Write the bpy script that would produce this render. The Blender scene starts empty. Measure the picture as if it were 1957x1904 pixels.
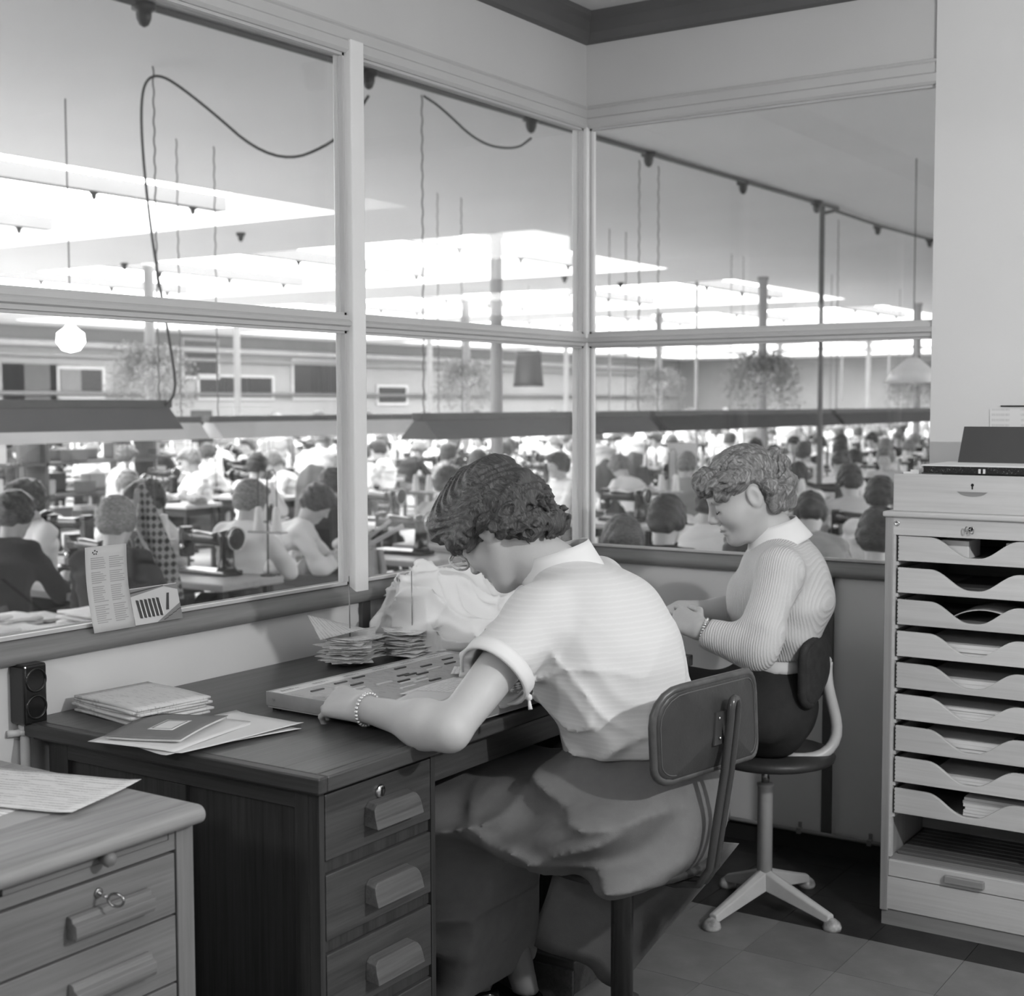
import bpy, math, random
import numpy as np
from mathutils import Vector, Matrix
random.seed(7); RNG = np.random.default_rng(7)
SC = bpy.context.scene; COL = SC.collection
PI = math.pi
# ------------------------------------------------------------------ camera
CAMF, YAW, PIT, ROL = 2676.8, .5883, .06651, -.00245
CAMP = np.array([2.478, -4.176, 1.42])
_F = np.array([-math.sin(YAW)*math.cos(PIT), math.cos(YAW)*math.cos(PIT), -math.sin(PIT)])
_R = np.array([math.cos(YAW), math.sin(YAW), 0.]); _U = np.cross(_R, _F)
_R, _U = math.cos(ROL)*_R+math.sin(ROL)*_U, -math.sin(ROL)*_R+math.cos(ROL)*_U
cam = bpy.data.cameras.new('camera'); camo = bpy.data.objects.new('camera', cam); COL.objects.link(camo)
camo.matrix_world = Matrix(((_R[0], _U[0], -_F[0], CAMP[0]), (_R[1], _U[1], -_F[1], CAMP[1]), (_R[2], _U[2], -_F[2], CAMP[2]), (0, 0, 0, 1)))
cam.sensor_fit = 'HORIZONTAL'; cam.sensor_width = 56.0; cam.lens = 56.0*CAMF/1957.0
cam.clip_start = .05; cam.clip_end = 300
cam.dof.use_dof = True; cam.dof.focus_distance = 3.1; cam.dof.aperture_fstop = 8.0
SC.camera = camo
# ------------------------------------------------------------------ world, photographer's flash lamps, exposure
W = bpy.data.worlds.new('sky'); SC.world = W; W.use_nodes = True
W.node_tree.nodes['Background'].inputs[0].default_value = (1, 1, 1, 1)
W.node_tree.nodes['Background'].inputs[1].default_value = 9.5
def flash(name, loc, power, rad):
    l = bpy.data.lights.new(name, 'POINT'); l.energy = power; l.shadow_soft_size = rad
    o = bpy.data.objects.new(name, l); o.location = loc; COL.objects.link(o); return o
flash('flash_lamp', (3.15, -2.1, 1.95), 115, .035)
flash('camera_flash_lamp', (1.05, -4.7, 2.0), 42, .12)
SC.view_settings.view_transform = 'Standard'; SC.view_settings.look = 'None'
SC.view_settings.exposure = 0.0; SC.view_settings.gamma = 1.0; SC.view_settings.use_curve_mapping = False
def at(px, py, **k):
    """point of the place seen at photograph position px,py on the plane x=, y=, z= or at depth d="""
    D = _F+_R*(px-978.5)/CAMF-_U*(py-952)/CAMF
    if 'd' in k: t = k['d']
    else:
        a, v = list(k.items())[0]; i = 'xyz'.index(a); t = (v-CAMP[i])/D[i]
    return CAMP+D*t
# ------------------------------------------------------------------ materials (all greys: the photograph is black and white)
MATS = {}
def _nt(name):
    m = bpy.data.materials.new(name); m.use_nodes = True
    nt = m.node_tree; b = nt.nodes['Principled BSDF']; return m, nt, b
def _coord(nt, scale, kind='Object'):
    tc = nt.nodes.new('ShaderNodeTexCoord'); mp = nt.nodes.new('ShaderNodeMapping')
    mp.inputs['Scale'].default_value = scale if hasattr(scale, '__len__') else (scale,)*3
    nt.links.new(tc.outputs[kind], mp.inputs[0]); return mp.outputs[0]
def _ramp(nt, fac, stops):
    r = nt.nodes.new('ShaderNodeValToRGB'); e = r.color_ramp.elements
    while len(e) < len(stops): e.new(.5)
    for el, (p, v) in zip(e, stops): el.position = p; el.color = (v, v, v, 1)
    nt.links.new(fac, r.inputs[0]); return r.outputs[0]
def _noise(nt, vec, sc=1., det=4., dist=0., rough=.55):
    n = nt.nodes.new('ShaderNodeTexNoise'); n.inputs['Scale'].default_value = sc; n.inputs['Detail'].default_value = det
    n.inputs['Distortion'].default_value = dist; n.inputs['Roughness'].default_value = rough
    nt.links.new(vec, n.inputs['Vector']); return n.outputs['Fac']
def _wave(nt, vec, sc, dist=0., det=2., dsc=1., axis='X', prof='SIN'):
    n = nt.nodes.new('ShaderNodeTexWave'); n.bands_direction = axis; n.wave_profile = prof
    n.inputs['Scale'].default_value = sc; n.inputs['Distortion'].default_value = dist
    n.inputs['Detail'].default_value = det; n.inputs['Detail Scale'].default_value = dsc
    nt.links.new(vec, n.inputs['Vector']); return n.outputs['Fac']
def _math(nt, op, a, b=None):
    n = nt.nodes.new('ShaderNodeMath'); n.operation = op
    for i, v in enumerate((a, b)):
        if v is None: continue
        if isinstance(v, (int, float)): n.inputs[i].default_value = v
        else: nt.links.new(v, n.inputs[i])
    return n.outputs[0]
def _bump(nt, b, h, strength, dist=.01):
    n = nt.nodes.new('ShaderNodeBump'); n.inputs['Strength'].default_value = strength; n.inputs['Distance'].default_value = dist
    nt.links.new(h, n.inputs['Height']); nt.links.new(n.outputs[0], b.inputs['Normal'])
def M(name, v, rough=.55, var=.08, scale=6., bump=0., bscale=90., metal=0., spec=.4, coat=0., dist=.004):
    if name in MATS: return MATS[name]
    m, nt, b = _nt(name)
    f = _noise(nt, _coord(nt, scale), 1., 5.)
    nt.links.new(_ramp(nt, f, [(.3, v*(1-var)), (.7, min(1, v*(1+var)))]), b.inputs['Base Color'])
    b.inputs['Roughness'].default_value = rough; b.inputs['Metallic'].default_value = metal
    b.inputs['Specular IOR Level'].default_value = spec; b.inputs['Coat Weight'].default_value = coat
    if bump: _bump(nt, b, _noise(nt, _coord(nt, bscale), 1., 3.), bump, dist)
    MATS[name] = m; return m
def wood(name, v, con=.35, axis=1, scale=1., rough=.45, spec=.4, coat=0.):
    if name in MATS: return MATS[name]
    m, nt, b = _nt(name); s = [34*scale]*3; s[axis] = 1.6*scale
    g = _noise(nt, _coord(nt, s), 1., 6., .6, .6)
    s2 = [160*scale]*3; s2[axis] = 5*scale
    g2 = _noise(nt, _coord(nt, s2), 1., 3.)
    f = _math(nt, 'ADD', _math(nt, 'MULTIPLY', g, .65), _math(nt, 'MULTIPLY', g2, .35))
    nt.links.new(_ramp(nt, f, [(.32, v*(1-con)), (.5, v), (.68, v*(1+con*.8))]), b.inputs['Base Color'])
    b.inputs['Roughness'].default_value = rough; b.inputs['Specular IOR Level'].default_value = spec
    b.inputs['Coat Weight'].default_value = coat; b.inputs['Coat Roughness'].default_value = .25
    _bump(nt, b, g2, .25, .002)
    MATS[name] = m; return m
def printed(name, paper, ink, rows, mask_sc=60., axis='Y', lo=.5, rough=.8):
    """paper with rows of small illegible printing, rows per metre"""
    if name in MATS: return MATS[name]
    m, nt, b = _nt(name); vec = _coord(nt, 1.)
    w = _wave(nt, vec, rows/10.*PI/2., axis=axis)
    s = [mask_sc*3, mask_sc*.45, 1] if axis == 'X' else [mask_sc*.45, mask_sc*3, 1]
    s3 = [mask_sc*9, mask_sc*9, 1]
    n = _noise(nt, _coord(nt, s), 1., 2.); n3 = _noise(nt, _coord(nt, s3), 1., 1.)
    k = _math(nt, 'MULTIPLY', _math(nt, 'GREATER_THAN', w, .55), _math(nt, 'GREATER_THAN', n, lo))
    k = _math(nt, 'MULTIPLY', k, _math(nt, 'GREATER_THAN', n3, .42))
    nt.links.new(_ramp(nt, k, [(0, paper), (1, ink)]), b.inputs['Base Color']); b.inputs['Roughness'].default_value = rough
    b.inputs['Specular IOR Level'].default_value = .2
    MATS[name] = m; return m
def glow(name, v, s):
    if name in MATS: return MATS[name]
    m, nt, b = _nt(name); b.inputs['Base Color'].default_value = (v, v, v, 1)
    b.inputs['Emission Color'].default_value = (1, 1, 1, 1); b.inputs['Emission Strength'].default_value = s
    MATS[name] = m; return m
def glass_mat():
    m, nt, b = _nt('window_glass'); out = nt.nodes['Material Output']; nt.nodes.remove(b)
    t = nt.nodes.new('ShaderNodeBsdfTransparent'); t.inputs[0].default_value = (.97, .97, .97, 1)
    g = nt.nodes.new('ShaderNodeBsdfGlossy'); g.inputs['Roughness'].default_value = .004
    lw = nt.nodes.new('ShaderNodeLayerWeight'); lw.inputs[0].default_value = .5     # Schlick reflectance, same from both faces of the pane
    fr = _math(nt, 'ADD', .045, _math(nt, 'MULTIPLY', _math(nt, 'POWER', lw.outputs['Facing'], 5.), .9))
    d = nt.nodes.new('ShaderNodeBsdfDiffuse'); d.inputs[0].default_value = (.6, .6, .6, 1)
    n = _noise(nt, _coord(nt, 5.), 1., 5.)
    mx = nt.nodes.new('ShaderNodeMixShader'); nt.links.new(fr, mx.inputs[0])
    nt.links.new(t.outputs[0], mx.inputs[1]); nt.links.new(g.outputs[0], mx.inputs[2])
    m2 = nt.nodes.new('ShaderNodeMixShader'); nt.links.new(_math(nt, 'MULTIPLY', n, .035), m2.inputs[0])
    nt.links.new(mx.outputs[0], m2.inputs[1]); nt.links.new(d.outputs[0], m2.inputs[2])
    nt.links.new(m2.outputs[0], out.inputs[0]); return m
GLASS = glass_mat()
# ------------------------------------------------------------------ mesh helpers
ORG = {}
class MB:
    def __init__(s): s.v = []; s.f = []; s.n = 0
    def add(s, v, f):
        o = s.n; s.v.append(np.asarray(v, float).reshape(-1, 3)); s.f += [tuple(i+o for i in q) for q in f]; s.n += len(s.v[-1]); return s
    def box(s, x0, x1, y0, y1, z0, z1):
        v = [(x, y, z) for z in (z0, z1) for y in (y0, y1) for x in (x0, x1)]
        return s.add(v, [(0, 2, 3, 1), (4, 5, 7, 6), (0, 1, 5, 4), (2, 6, 7, 3), (0, 4, 6, 2), (1, 3, 7, 5)])
    def obox(s, c, ax, ay, az, hx, hy, hz):
        c = np.array(c, float); A = [np.array(a, float)/np.linalg.norm(a) for a in (ax, ay, az)]
        v = [c+A[0]*i*hx+A[1]*j*hy+A[2]*k*hz for k in (-1, 1) for j in (-1, 1) for i in (-1, 1)]
        return s.add(v, [(0, 2, 3, 1), (4, 5, 7, 6), (0, 1, 5, 4), (2, 6, 7, 3), (0, 4, 6, 2), (1, 3, 7, 5)])
    def tube(s, pts, r, n=8, closed=False, cap=True):
        P = [np.array(p, float) for p in pts]; m = len(P)
        R = r if hasattr(r, '__len__') else [r]*m
        vs = []; fs = []; up = None
        for i, p in enumerate(P):
            a = P[(i-1) % m] if (i or closed) else p; b = P[(i+1) % m] if (i < m-1 or closed) else p
            t = b-a; t /= (np.linalg.norm(t) or 1)
            if up is None: up = np.array([0, 0, 1.]) if abs(t[2]) < .9 else np.array([1., 0, 0])
            u = up-t*(up@t); u /= (np.linalg.norm(u) or 1); w = np.cross(t, u); up = u
            for k in range(n):
                an = 2*PI*k/n; vs.append(p+R[i]*(math.cos(an)*u+math.sin(an)*w))
        for i in range(m if closed else m-1):
            for k in range(n):
                a = i*n+k; b = i*n+(k+1) % n; j = ((i+1) % m)*n
                fs.append((a, b, j+(k+1) % n, j+k))
        if cap and not closed: fs.append(tuple(range(n-1, -1, -1))); fs.append(tuple((m-1)*n+k for k in range(n)))
        return s.add(vs, fs)
    def lathe(s, prof, c=(0, 0, 0), n=20, ax=(0, 0, 1), cap=True):
        c = np.array(c, float); t = np.array(ax, float); t /= np.linalg.norm(t)
        u = np.array([1., 0, 0]) if abs(t[0]) < .9 else np.array([0, 1., 0]); u -= t*(u@t); u /= np.linalg.norm(u); w = np.cross(t, u)
        vs = [c+t*z+r*(math.cos(2*PI*k/n)*u+math.sin(2*PI*k/n)*w) for r, z in prof for k in range(n)]; fs = []
        for i in range(len(prof)-1):
            for k in range(n):
                fs.append((i*n+k, i*n+(k+1) % n, (i+1)*n+(k+1) % n, (i+1)*n+k))
        if cap: fs.append(tuple(range(n-1, -1, -1))); fs.append(tuple((len(prof)-1)*n+k for k in range(n)))
        return s.add(vs, fs)
    def prism(s, poly, o, a, b, e):
        """polygon in the plane o + u*a + v*b, pushed along vector e"""
        o, a, b, e = [np.array(q, float) for q in (o, a, b, e)]; n = len(poly)
        v = [o+a*p+b*q for p, q in poly]; v += [q+e for q in v]
        f = [tuple(range(n-1, -1, -1)), tuple(range(n, 2*n))]+[(i, (i+1) % n, n+(i+1) % n, n+i) for i in range(n)]
        if np.cross(a, b)@e < 0: f = [tuple(reversed(q)) for q in f]
        return s.add(v, f)
    def sheet(s, fn, nu, nv, th):
        """surface fn(u,v) with thickness th downwards along its normal"""
        g = np.array([[fn(i/nu, j/nv) for j in range(nv+1)] for i in range(nu+1)], float)
        du = np.gradient(g, axis=0); dv = np.gradient(g, axis=1); nn = np.cross(du, dv); nn /= (np.linalg.norm(nn, axis=2, keepdims=True)+1e-12)
        b = g-nn*th; w = nv+1; N = (nu+1)*w; f = []
        for i in range(nu):
            for j in range(nv):
                a = i*w+j; f.append((a, a+w, a+w+1, a+1)); f.append((N+a, N+a+1, N+a+w+1, N+a+w))
        rim = [i*w for i in range(nu+1)]+[nu*w+j for j in range(1, nv+1)]+[i*w+nv for i in range(nu-1, -1, -1)]+[j for j in range(nv-1, 0, -1)]
        for i in range(len(rim)):
            p, q = rim[i], rim[(i+1) % len(rim)]; f.append((q, p, N+p, N+q))
        return s.add(np.concatenate([g.reshape(-1, 3), b.reshape(-1, 3)]), f)
def mesh_of(name, v, f, smooth=False, org=None):
    me = bpy.data.meshes.new(name); v = np.asarray(v, float)
    if org is not None: v = v-np.array(org)
    if isinstance(f, np.ndarray):
        me.vertices.add(len(v)); me.vertices.foreach_set('co', v.astype(np.float32).ravel())
        k = f.shape[1]; me.loops.add(f.size); me.loops.foreach_set('vertex_index', f.astype(np.int32).ravel())
        me.polygons.add(len(f)); me.polygons.foreach_set('loop_start', np.arange(0, f.size, k, dtype=np.int32))
        me.update(calc_edges=True); me.validate()
    else: me.from_pydata(v.tolist(), [], f); me.update()
    if smooth: me.polygons.foreach_set('use_smooth', np.ones(len(me.polygons), bool))
    return me
def tag(o, label=None, cat=None, group=None, kind=None):
    if label: o['label'] = label
    if cat: o['category'] = cat
    if group: o['group'] = group
    if kind: o['kind'] = kind
    return o
def obj(name, mb, mat, parent=None, smooth=False, bevel=0., seg=2, loc=None, rot=None, auto=None, relax=0):
    org = None
    if parent is not None: org = ORG.get(parent.name)
    if isinstance(mb, MB):
        v = np.concatenate(mb.v); f = mb.f
    else: v, f = mb
    base = loc if (parent is None and loc is not None) else None
    me = mesh_of(name, v, f, smooth or bool(auto), org)
    if auto: me.set_sharp_from_angle(angle=math.radians(auto))
    o = bpy.data.objects.new(name, me); COL.objects.link(o); me.materials.append(mat)
    if loc is not None: o.location = loc
    if rot is not None: o.rotation_euler = rot
    if parent is not None:
        o.parent = parent; ORG[o.name] = org if org is not None else (0, 0, 0)
    if relax:
        b = o.modifiers.new('relax', 'SMOOTH'); b.factor = .5; b.iterations = relax
    if bevel:
        b = o.modifiers.new('bevel', 'BEVEL'); b.width = bevel; b.segments = seg; b.limit_method = 'ANGLE'
    return o
def root(name, loc, label, cat, group=None, rz=0, world=True):
    o = bpy.data.objects.new(name, None); COL.objects.link(o); o.location = loc; o.rotation_euler = (0, 0, rz); o.empty_display_size = .1
    ORG[o.name] = tuple(loc) if world else (0, 0, 0)
    return tag(o, label, cat, group)
def struct(name, mb, mat, **k): return tag(obj(name, mb, mat, **k), kind='structure')
def copy_tree(o, parent=None):
    c = o.copy(); COL.objects.link(c); c.parent = parent
    for ch in o.children: copy_tree(ch, c)
    return c
# ------------------------------------------------------------------ signed-distance modelling for bodies, cloth and hair
def nrm(a): a = np.array(a, float); return a/np.linalg.norm(a)
def cone(p, a, b, ra, rb):
    p = np.asarray(p, np.float32); a = np.asarray(a, np.float32); ba = np.asarray(b, np.float32)-a; L = float(ba@ba); t = np.clip(((p-a)@ba)/(L+1e-12), 0, 1)
    return np.linalg.norm(p-a-t[:, None]*ba, axis=1)-(ra+(rb-ra)*t)
def ell(p, c, r, A=None):
    q = np.asarray(p, np.float32)-np.asarray(c, np.float32)
    if A is not None: q = q@np.asarray(A, np.float32).T
    r = np.asarray(r, np.float32); k0 = np.linalg.norm(q/r, axis=1); k1 = np.linalg.norm(q/(r*r), axis=1)+1e-9
    return k0*(k0-1)/k1
def econe(p, a, b, wa, wb, lat):
    """tapered limb of elliptical section: (half width along lat, half depth) at each end"""
    a = np.asarray(a, np.float32); ba = np.asarray(b, np.float32)-a; L = float(np.linalg.norm(ba)); x = ba/L
    l = np.asarray(lat, np.float32); l = l-x*(l@x); l = l/np.linalg.norm(l); m = np.cross(x, l); q = np.asarray(p, np.float32)-a
    s = q@x; t = np.clip(s/L, 0, 1); w = wa[0]+(wb[0]-wa[0])*t; d = wa[1]+(wb[1]-wa[1])*t; over = s-t*L
    e = np.minimum(w, d); k = np.sqrt(((q@l)/w)**2+((q@m)/d)**2+(over/e)**2)
    return (k-1)*e
def smin(a, b, k):
    h = np.clip(.5+.5*(b-a)/k, 0, 1); return b+(a-b)*h-k*h*(1-h)
def smax(a, b, k): return -smin(-a, -b, k)
_LAT = np.random.default_rng(3).random((32, 32, 32)).astype(np.float32)
def vnoise(p, s):
    q = np.asarray(p, np.float32)*np.float32(s); i = np.floor(q).astype(np.int32); f = q-i; f = f*f*(3-2*f); r = 0
    for dx in (0, 1):
        for dy in (0, 1):
            for dz in (0, 1):
                w = (f[:, 0] if dx else 1-f[:, 0])*(f[:, 1] if dy else 1-f[:, 1])*(f[:, 2] if dz else 1-f[:, 2])
                r = r+w*_LAT[(i[:, 0]+dx) & 31, (i[:, 1]+dy) & 31, (i[:, 2]+dz) & 31]
    return r*2-1
def sdf_mesh(fn, lo, hi, h, B=6, slack=.018):
    lo = np.array(lo, float); n = (np.ceil((np.array(hi)-lo)/(h*B)).astype(int))*B+1
    nb = (n-1)//B
    bi = np.stack(np.meshgrid(*[np.arange(k) for k in nb], indexing='ij'), -1).reshape(-1, 3)
    cen = lo+(bi+.5)*B*h; cv = fn(cen); act = np.abs(cv) < B*h*1.0+slack
    V = np.full(n, 1., np.float32)
    loc = np.stack(np.meshgrid(*[np.arange(B+1)]*3, indexing='ij'), -1).reshape(-1, 3)
    for b, val in zip(bi[~act], cv[~act]):
        if val < 0:
            s = b*B; V[s[0]:s[0]+B+1, s[1]:s[1]+B+1, s[2]:s[2]+B+1] = -1
    ab = bi[act]
    for c in range(0, len(ab), 700):
        idx = (ab[c:c+700, None, :]*B+loc[None]).reshape(-1, 3)
        V[idx[:, 0], idx[:, 1], idx[:, 2]] = fn((lo+idx*h).astype(np.float32))
    for ax in range(3):
        sl = [slice(None)]*3
        for e in (0, -1): sl[ax] = e; V[tuple(sl)] = np.abs(V[tuple(sl)])+1e-4
    I = V < 0
    cs = [I[dx:n[0]-1+dx, dy:n[1]-1+dy, dz:n[2]-1+dz] for dx in (0, 1) for dy in (0, 1) for dz in (0, 1)]
    sm = sum(c.astype(np.int8) for c in cs); A = np.argwhere((sm > 0) & (sm < 8))
    cid = np.full(sm.shape, -1, np.int64); cid[A[:, 0], A[:, 1], A[:, 2]] = np.arange(len(A))
    off = np.array([(dx, dy, dz) for dx in (0, 1) for dy in (0, 1) for dz in (0, 1)])
    vals = np.stack([V[A[:, 0]+o[0], A[:, 1]+o[1], A[:, 2]+o[2]] for o in off], 1)
    acc = np.zeros((len(A), 3)); cnt = np.zeros(len(A))
    for i in range(8):
        for j in range(i+1, 8):
            if np.abs(off[i]-off[j]).sum() != 1: continue
            va, vb = vals[:, i], vals[:, j]; m = (va < 0) != (vb < 0)
            t = np.where(m, va/(va-vb+1e-12), 0)[:, None]
            acc += np.where(m[:, None], off[i]+t*(off[j]-off[i]), 0); cnt += m
    verts = lo+(A+acc/cnt[:, None])*h
    quads = []
    for ax in range(3):
        o1, o2 = [(1, 2), (2, 0), (0, 1)][ax]
        sl0 = [slice(1, -1)]*3; sl0[ax] = slice(0, -1); sl1 = [slice(1, -1)]*3; sl1[ax] = slice(1, None)
        a, b = I[tuple(sl0)], I[tuple(sl1)]; E = np.argwhere(a != b)
        if not len(E): continue
        flip = a[E[:, 0], E[:, 1], E[:, 2]]
        st = np.array([1, 1, 1]); st[ax] = 0; E = E+st
        def cc(d1, d2):
            q = E.copy(); q[:, o1] += d1; q[:, o2] += d2; return cid[q[:, 0], q[:, 1], q[:, 2]]
        Q = np.stack([cc(-1, -1), cc(0, -1), cc(0, 0), cc(-1, 0)], 1)
        Q[~flip] = Q[~flip][:, ::-1]; quads.append(Q)
    return verts, np.concatenate(quads)
# ================================================================== THE SETTING: glazed office in the corner of a sewing hall
HZ = -.40          # the hall floor lies two steps below the office floor
HC = 3.50          # underside of the hall ceiling
paint = M('pale_painted_wood', .50, .42, .03, 3., .05, 40.)
panelp = M('panel_paint', .54, .6, .03, 2.)
postp = M('gloss_post_paint', .76, .28, .03, 4., .15, 55., spec=.5)
sillm = wood('sill_wood', .20, .22, 1, .8, .5)
sillr = wood('sill_wood_cross', .20, .22, 0, .8, .5)
corn = M('dark_cornice_paint', .11, .5, .06, 5.)
plaster = M('white_plaster', .66, .8, .03, 2., .06, 120.)
lowp = M('dado_paint', .66, .6, .04, 2.5, .03, 80.)
hallp = M('hall_ceiling_paint', .78, .8, .03, .7)
# --- office floor: slab, light tiles and a dark border of tiles along the wall
fl = struct('floor', MB().box(-.02, 4.8, -6.5, .02, HZ, -.006), M('floor_joint', .03, .8))
TB = .2515
tm = [M('floor_tile_a', .17, .5, .16, 9., .1, 160.), M('floor_tile_b', .155, .5, .16, 9., .1, 160.), M('floor_tile_c', .182, .52, .18, 7., .1, 160.)]
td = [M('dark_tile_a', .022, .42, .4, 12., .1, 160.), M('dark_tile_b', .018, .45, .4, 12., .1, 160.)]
tme = {}
def tile(x, y, w, h, mat):
    k = (round(w, 3), round(h, 3), mat.name)
    if k not in tme:
        b = MB().box(0, w-.0018, 0, h-.0018, -.006, 0); me = mesh_of('floor_tile', np.concatenate(b.v), b.f); me.materials.append(mat); tme[k] = me
    o = bpy.data.objects.new('floor_tile', tme[k]); COL.objects.link(o); o.parent = fl; o.location = (x, y, 0)
for i in range(13):
    for j in range(10):
        tile(i*.25, -.63-.25*(j+1), .25, .25, random.choice(tm))
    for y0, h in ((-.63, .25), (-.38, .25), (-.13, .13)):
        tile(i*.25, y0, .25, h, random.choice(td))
rest = struct('floor_covering', MB().box(0, 4.8, -6.5, -3.132, -.006, 0).box(3.252, 4.8, -3.132, 0, -.006, 0), tm[0])
# --- walls under the glass
struct('wall_left', MB().box(-.06, 0, -6.5, .06, HZ, .885), lowp)
struct('wall_far', MB().box(0, 1.25, 0, .06, HZ, .885), lowp)
struct('wall_right', MB().box(1.197, 4.8, -.012, .12, HZ, 2.8), plaster)
struct('wall_rear', MB().box(-.06, 4.9, -6.6, -6.5, HZ, 2.8), plaster)
struct('wall_side', MB().box(4.8, 4.9, -6.5, .12, HZ, 2.8), plaster)
struct('ceiling', MB().box(-.06, 4.9, -6.6, .12, 2.735, 2.82), plaster)
# --- header panels, cornice
struct('wall_left_header', MB().box(-.05, 0, -6.5, .05, 2.38, 2.735), panelp)
struct('wall_far_header', MB().box(0, 1.197, 0, .05, 2.38, 2.735), panelp)
cp = [(0, 0), (.022, .006), (.034, .03), (.036, .068), (.05, .08), (.05, .1), (0, .1)]
struct('trim_1', MB().prism(cp, (0, -6.5, 2.637), (1, 0, 0), (0, 0, 1), (0, 6.5, 0)), corn)
struct('trim_2', MB().prism([(-p, q) for p, q in cp], (0, 0, 2.637), (0, 1, 0), (0, 0, 1), (1.197, 0, 0)), corn)
# --- header rails with two beads
hp = [(-.05, 0), (.004, 0), (.012, .008), (.012, .03), (.006, .036), (.006, .062), (.011, .066), (.009, .073), (0, .076), (-.05, .076)]
struct('trim_3', MB().prism(hp, (0, -6.5, 2.357), (1, 0, 0), (0, 0, 1), (0, 6.5, 0)), paint)
struct('trim_4', MB().prism([(-p, q) for p, q in hp], (0, 0, 2.357), (0, 1, 0), (0, 0, 1), (1.197, 0, 0)), paint)
# --- middle rails
mp_ = [(-.045, 0), (.004, 0), (.006, .010), (.014, .014), (.016, .022), (.012, .026), (.006, .030), (.004, .042), (-.045, .042)]
struct('trim_5', MB().prism(mp_, (0, -6.5, 1.620), (1, 0, 0), (0, 0, 1), (0, 6.5, 0)), paint)
struct('trim_6', MB().prism([(-p, q) for p, q in mp_], (0, 0, 1.620), (0, 1, 0), (0, 0, 1), (1.197, 0, 0)), paint)
# --- sills with a rounded nose
sp = [(-.07, 0), (.006, 0), (.020, .004), (.027, .014), (.027, .024), (.020, .034), (.004, .044), (-.012, .053), (-.07, .055)]
struct('trim_7', MB().prism(sp, (0, -6.5, .878), (1, 0, 0), (0, 0, 1), (0, 6.5, 0)), sillm, auto=35)
struct('trim_8', MB().prism([(-p, q) for p, q in sp], (0, 0, .878), (0, 1, 0), (0, 0, 1), (1.26, 0, 0)), sillr, auto=35)
# --- posts
struct('trim_9', MB().box(-.045, .02, -1.258, -1.203, .905, 2.392), postp, bevel=.004)
struct('trim_10', MB().box(-.05, .012, -.012, .05, .93, 2.362), postp, bevel=.005)
struct('trim_11', MB().box(-.045, .02, -3.26, -3.205, .905, 2.392), postp, bevel=.004)
# --- battens on the panel joints below the sill
dst = M('batten_paint', .10, .5, .08, 6.)
ya = at(692, 1180, x=.012)[1]; struct('trim_12', MB().box(0, .014, ya, ya+.034, 0, .88), dst)
xa = at(1572, 1400, y=-.01)[0]; struct('trim_13', MB().box(xa, xa+.03, -.014, 0, .05, .88), dst)
struct('baseboard_right', MB().box(0, 1.25, -.02, 0, 0, .058), M('baseboard_paint', .03, .4, .1))
struct('baseboard_left', MB().box(0, .02, -6.5, -.02, 0, .058), M('baseboard_paint', .03, .4, .1))
pr = root('conduit_pipe', (.6, -.026, .066), 'thin pale conduit pipe clipped along the top of the dark baseboard', 'pipe')
cdm = M('conduit_paint', .22, .5, .1)
obj('pipe', MB().tube([(.02, -.028, .066), (1.24, -.028, .066)], .007, 8), cdm, pr, smooth=True)
for x in (.55, .8, 1.03, 1.13):
    obj('clip', MB().box(x, x+.014, -.0375, -.019, .057, .075).box(x+.002, x+.012, -.024, -.018, .075, .092), cdm, pr)
# --- panes
def pane(n, b, frame):
    o = tag(obj('window_%d' % n, b, GLASS), kind='structure')
    obj('glazing_bead', frame, paint, o)
gb = .008
def lpane(n, y0, y1, z0, z1):
    f = MB().box(-.018, -.004, y0, y1, z0, z0+gb).box(-.018, -.004, y0, y1, z1-gb, z1).box(-.018, -.004, y0, y0+gb, z0, z1).box(-.018, -.004, y1-gb, y1, z0, z1)
    pane(n, MB().box(-.028, -.023, y0, y1, z0, z1), f)
def rpane(n, x0, x1, z0, z1):
    f = MB().box(x0, x1, .004, .018, z0, z0+gb).box(x0, x1, .004, .018, z1-gb, z1).box(x0, x0+gb, .004, .018, z0, z1).box(x1-gb, x1, .004, .018, z0, z1)
    pane(n, MB().box(x0, x1, .023, .028, z0, z1), f)
n = 1
for y0, y1 in ((-6.5, -3.26), (-3.205, -1.258), (-1.203, -.012)):
    lpane(n, y0, y1, .931, 1.621); lpane(n+1, y0, y1, 1.661, 2.358); n += 2
rpane(n, .012, 1.212, .931, 1.621); rpane(n+1, .012, 1.212, 1.661, 2.358)
# ================================================================== hall shell
HX0, HX1, HY0, HY1 = -28., 18., -14., 56.
struct('hall_floor', MB().box(HX0, HX1, HY0, HY1, HZ-.2, HZ), M('hall_floor_boards', .33, .7, .15, 1.5))
wallg = M('hall_wall_paint', .25, .8, .06, .8)
for nm, b in (('wall_hall_back', (HX0-.2, HX0, HY0, HY1, HZ, HC+.5)), ('wall_hall_end', (HX0, HX1, HY1, HY1+.2, HZ, HC+.5)),
              ('wall_hall_near', (HX0, HX1, HY0-.2, HY0, HZ, HC+.5)), ('wall_hall_side', (HX1, HX1+.2, HY0, HY1, HZ, HC+.5))):
    struct(nm, MB().box(*b), wallg)
SKX0, SKX1 = -26.5, -7.55      # skylight openings on the far side of the column line ...
SKR0, SKR1 = 6.6, 16.5          # ... and unseen ones added beyond the office to brighten the near rows
SKY = [(-12.8, -7.7), (-5.2, -.1), (2.4, 7.58), (10.0, 15.2), (17.55, 22.85), (25.1, 30.4), (32.7, 38.0), (40.3, 45.6), (47.9, 53.2)]
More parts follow.
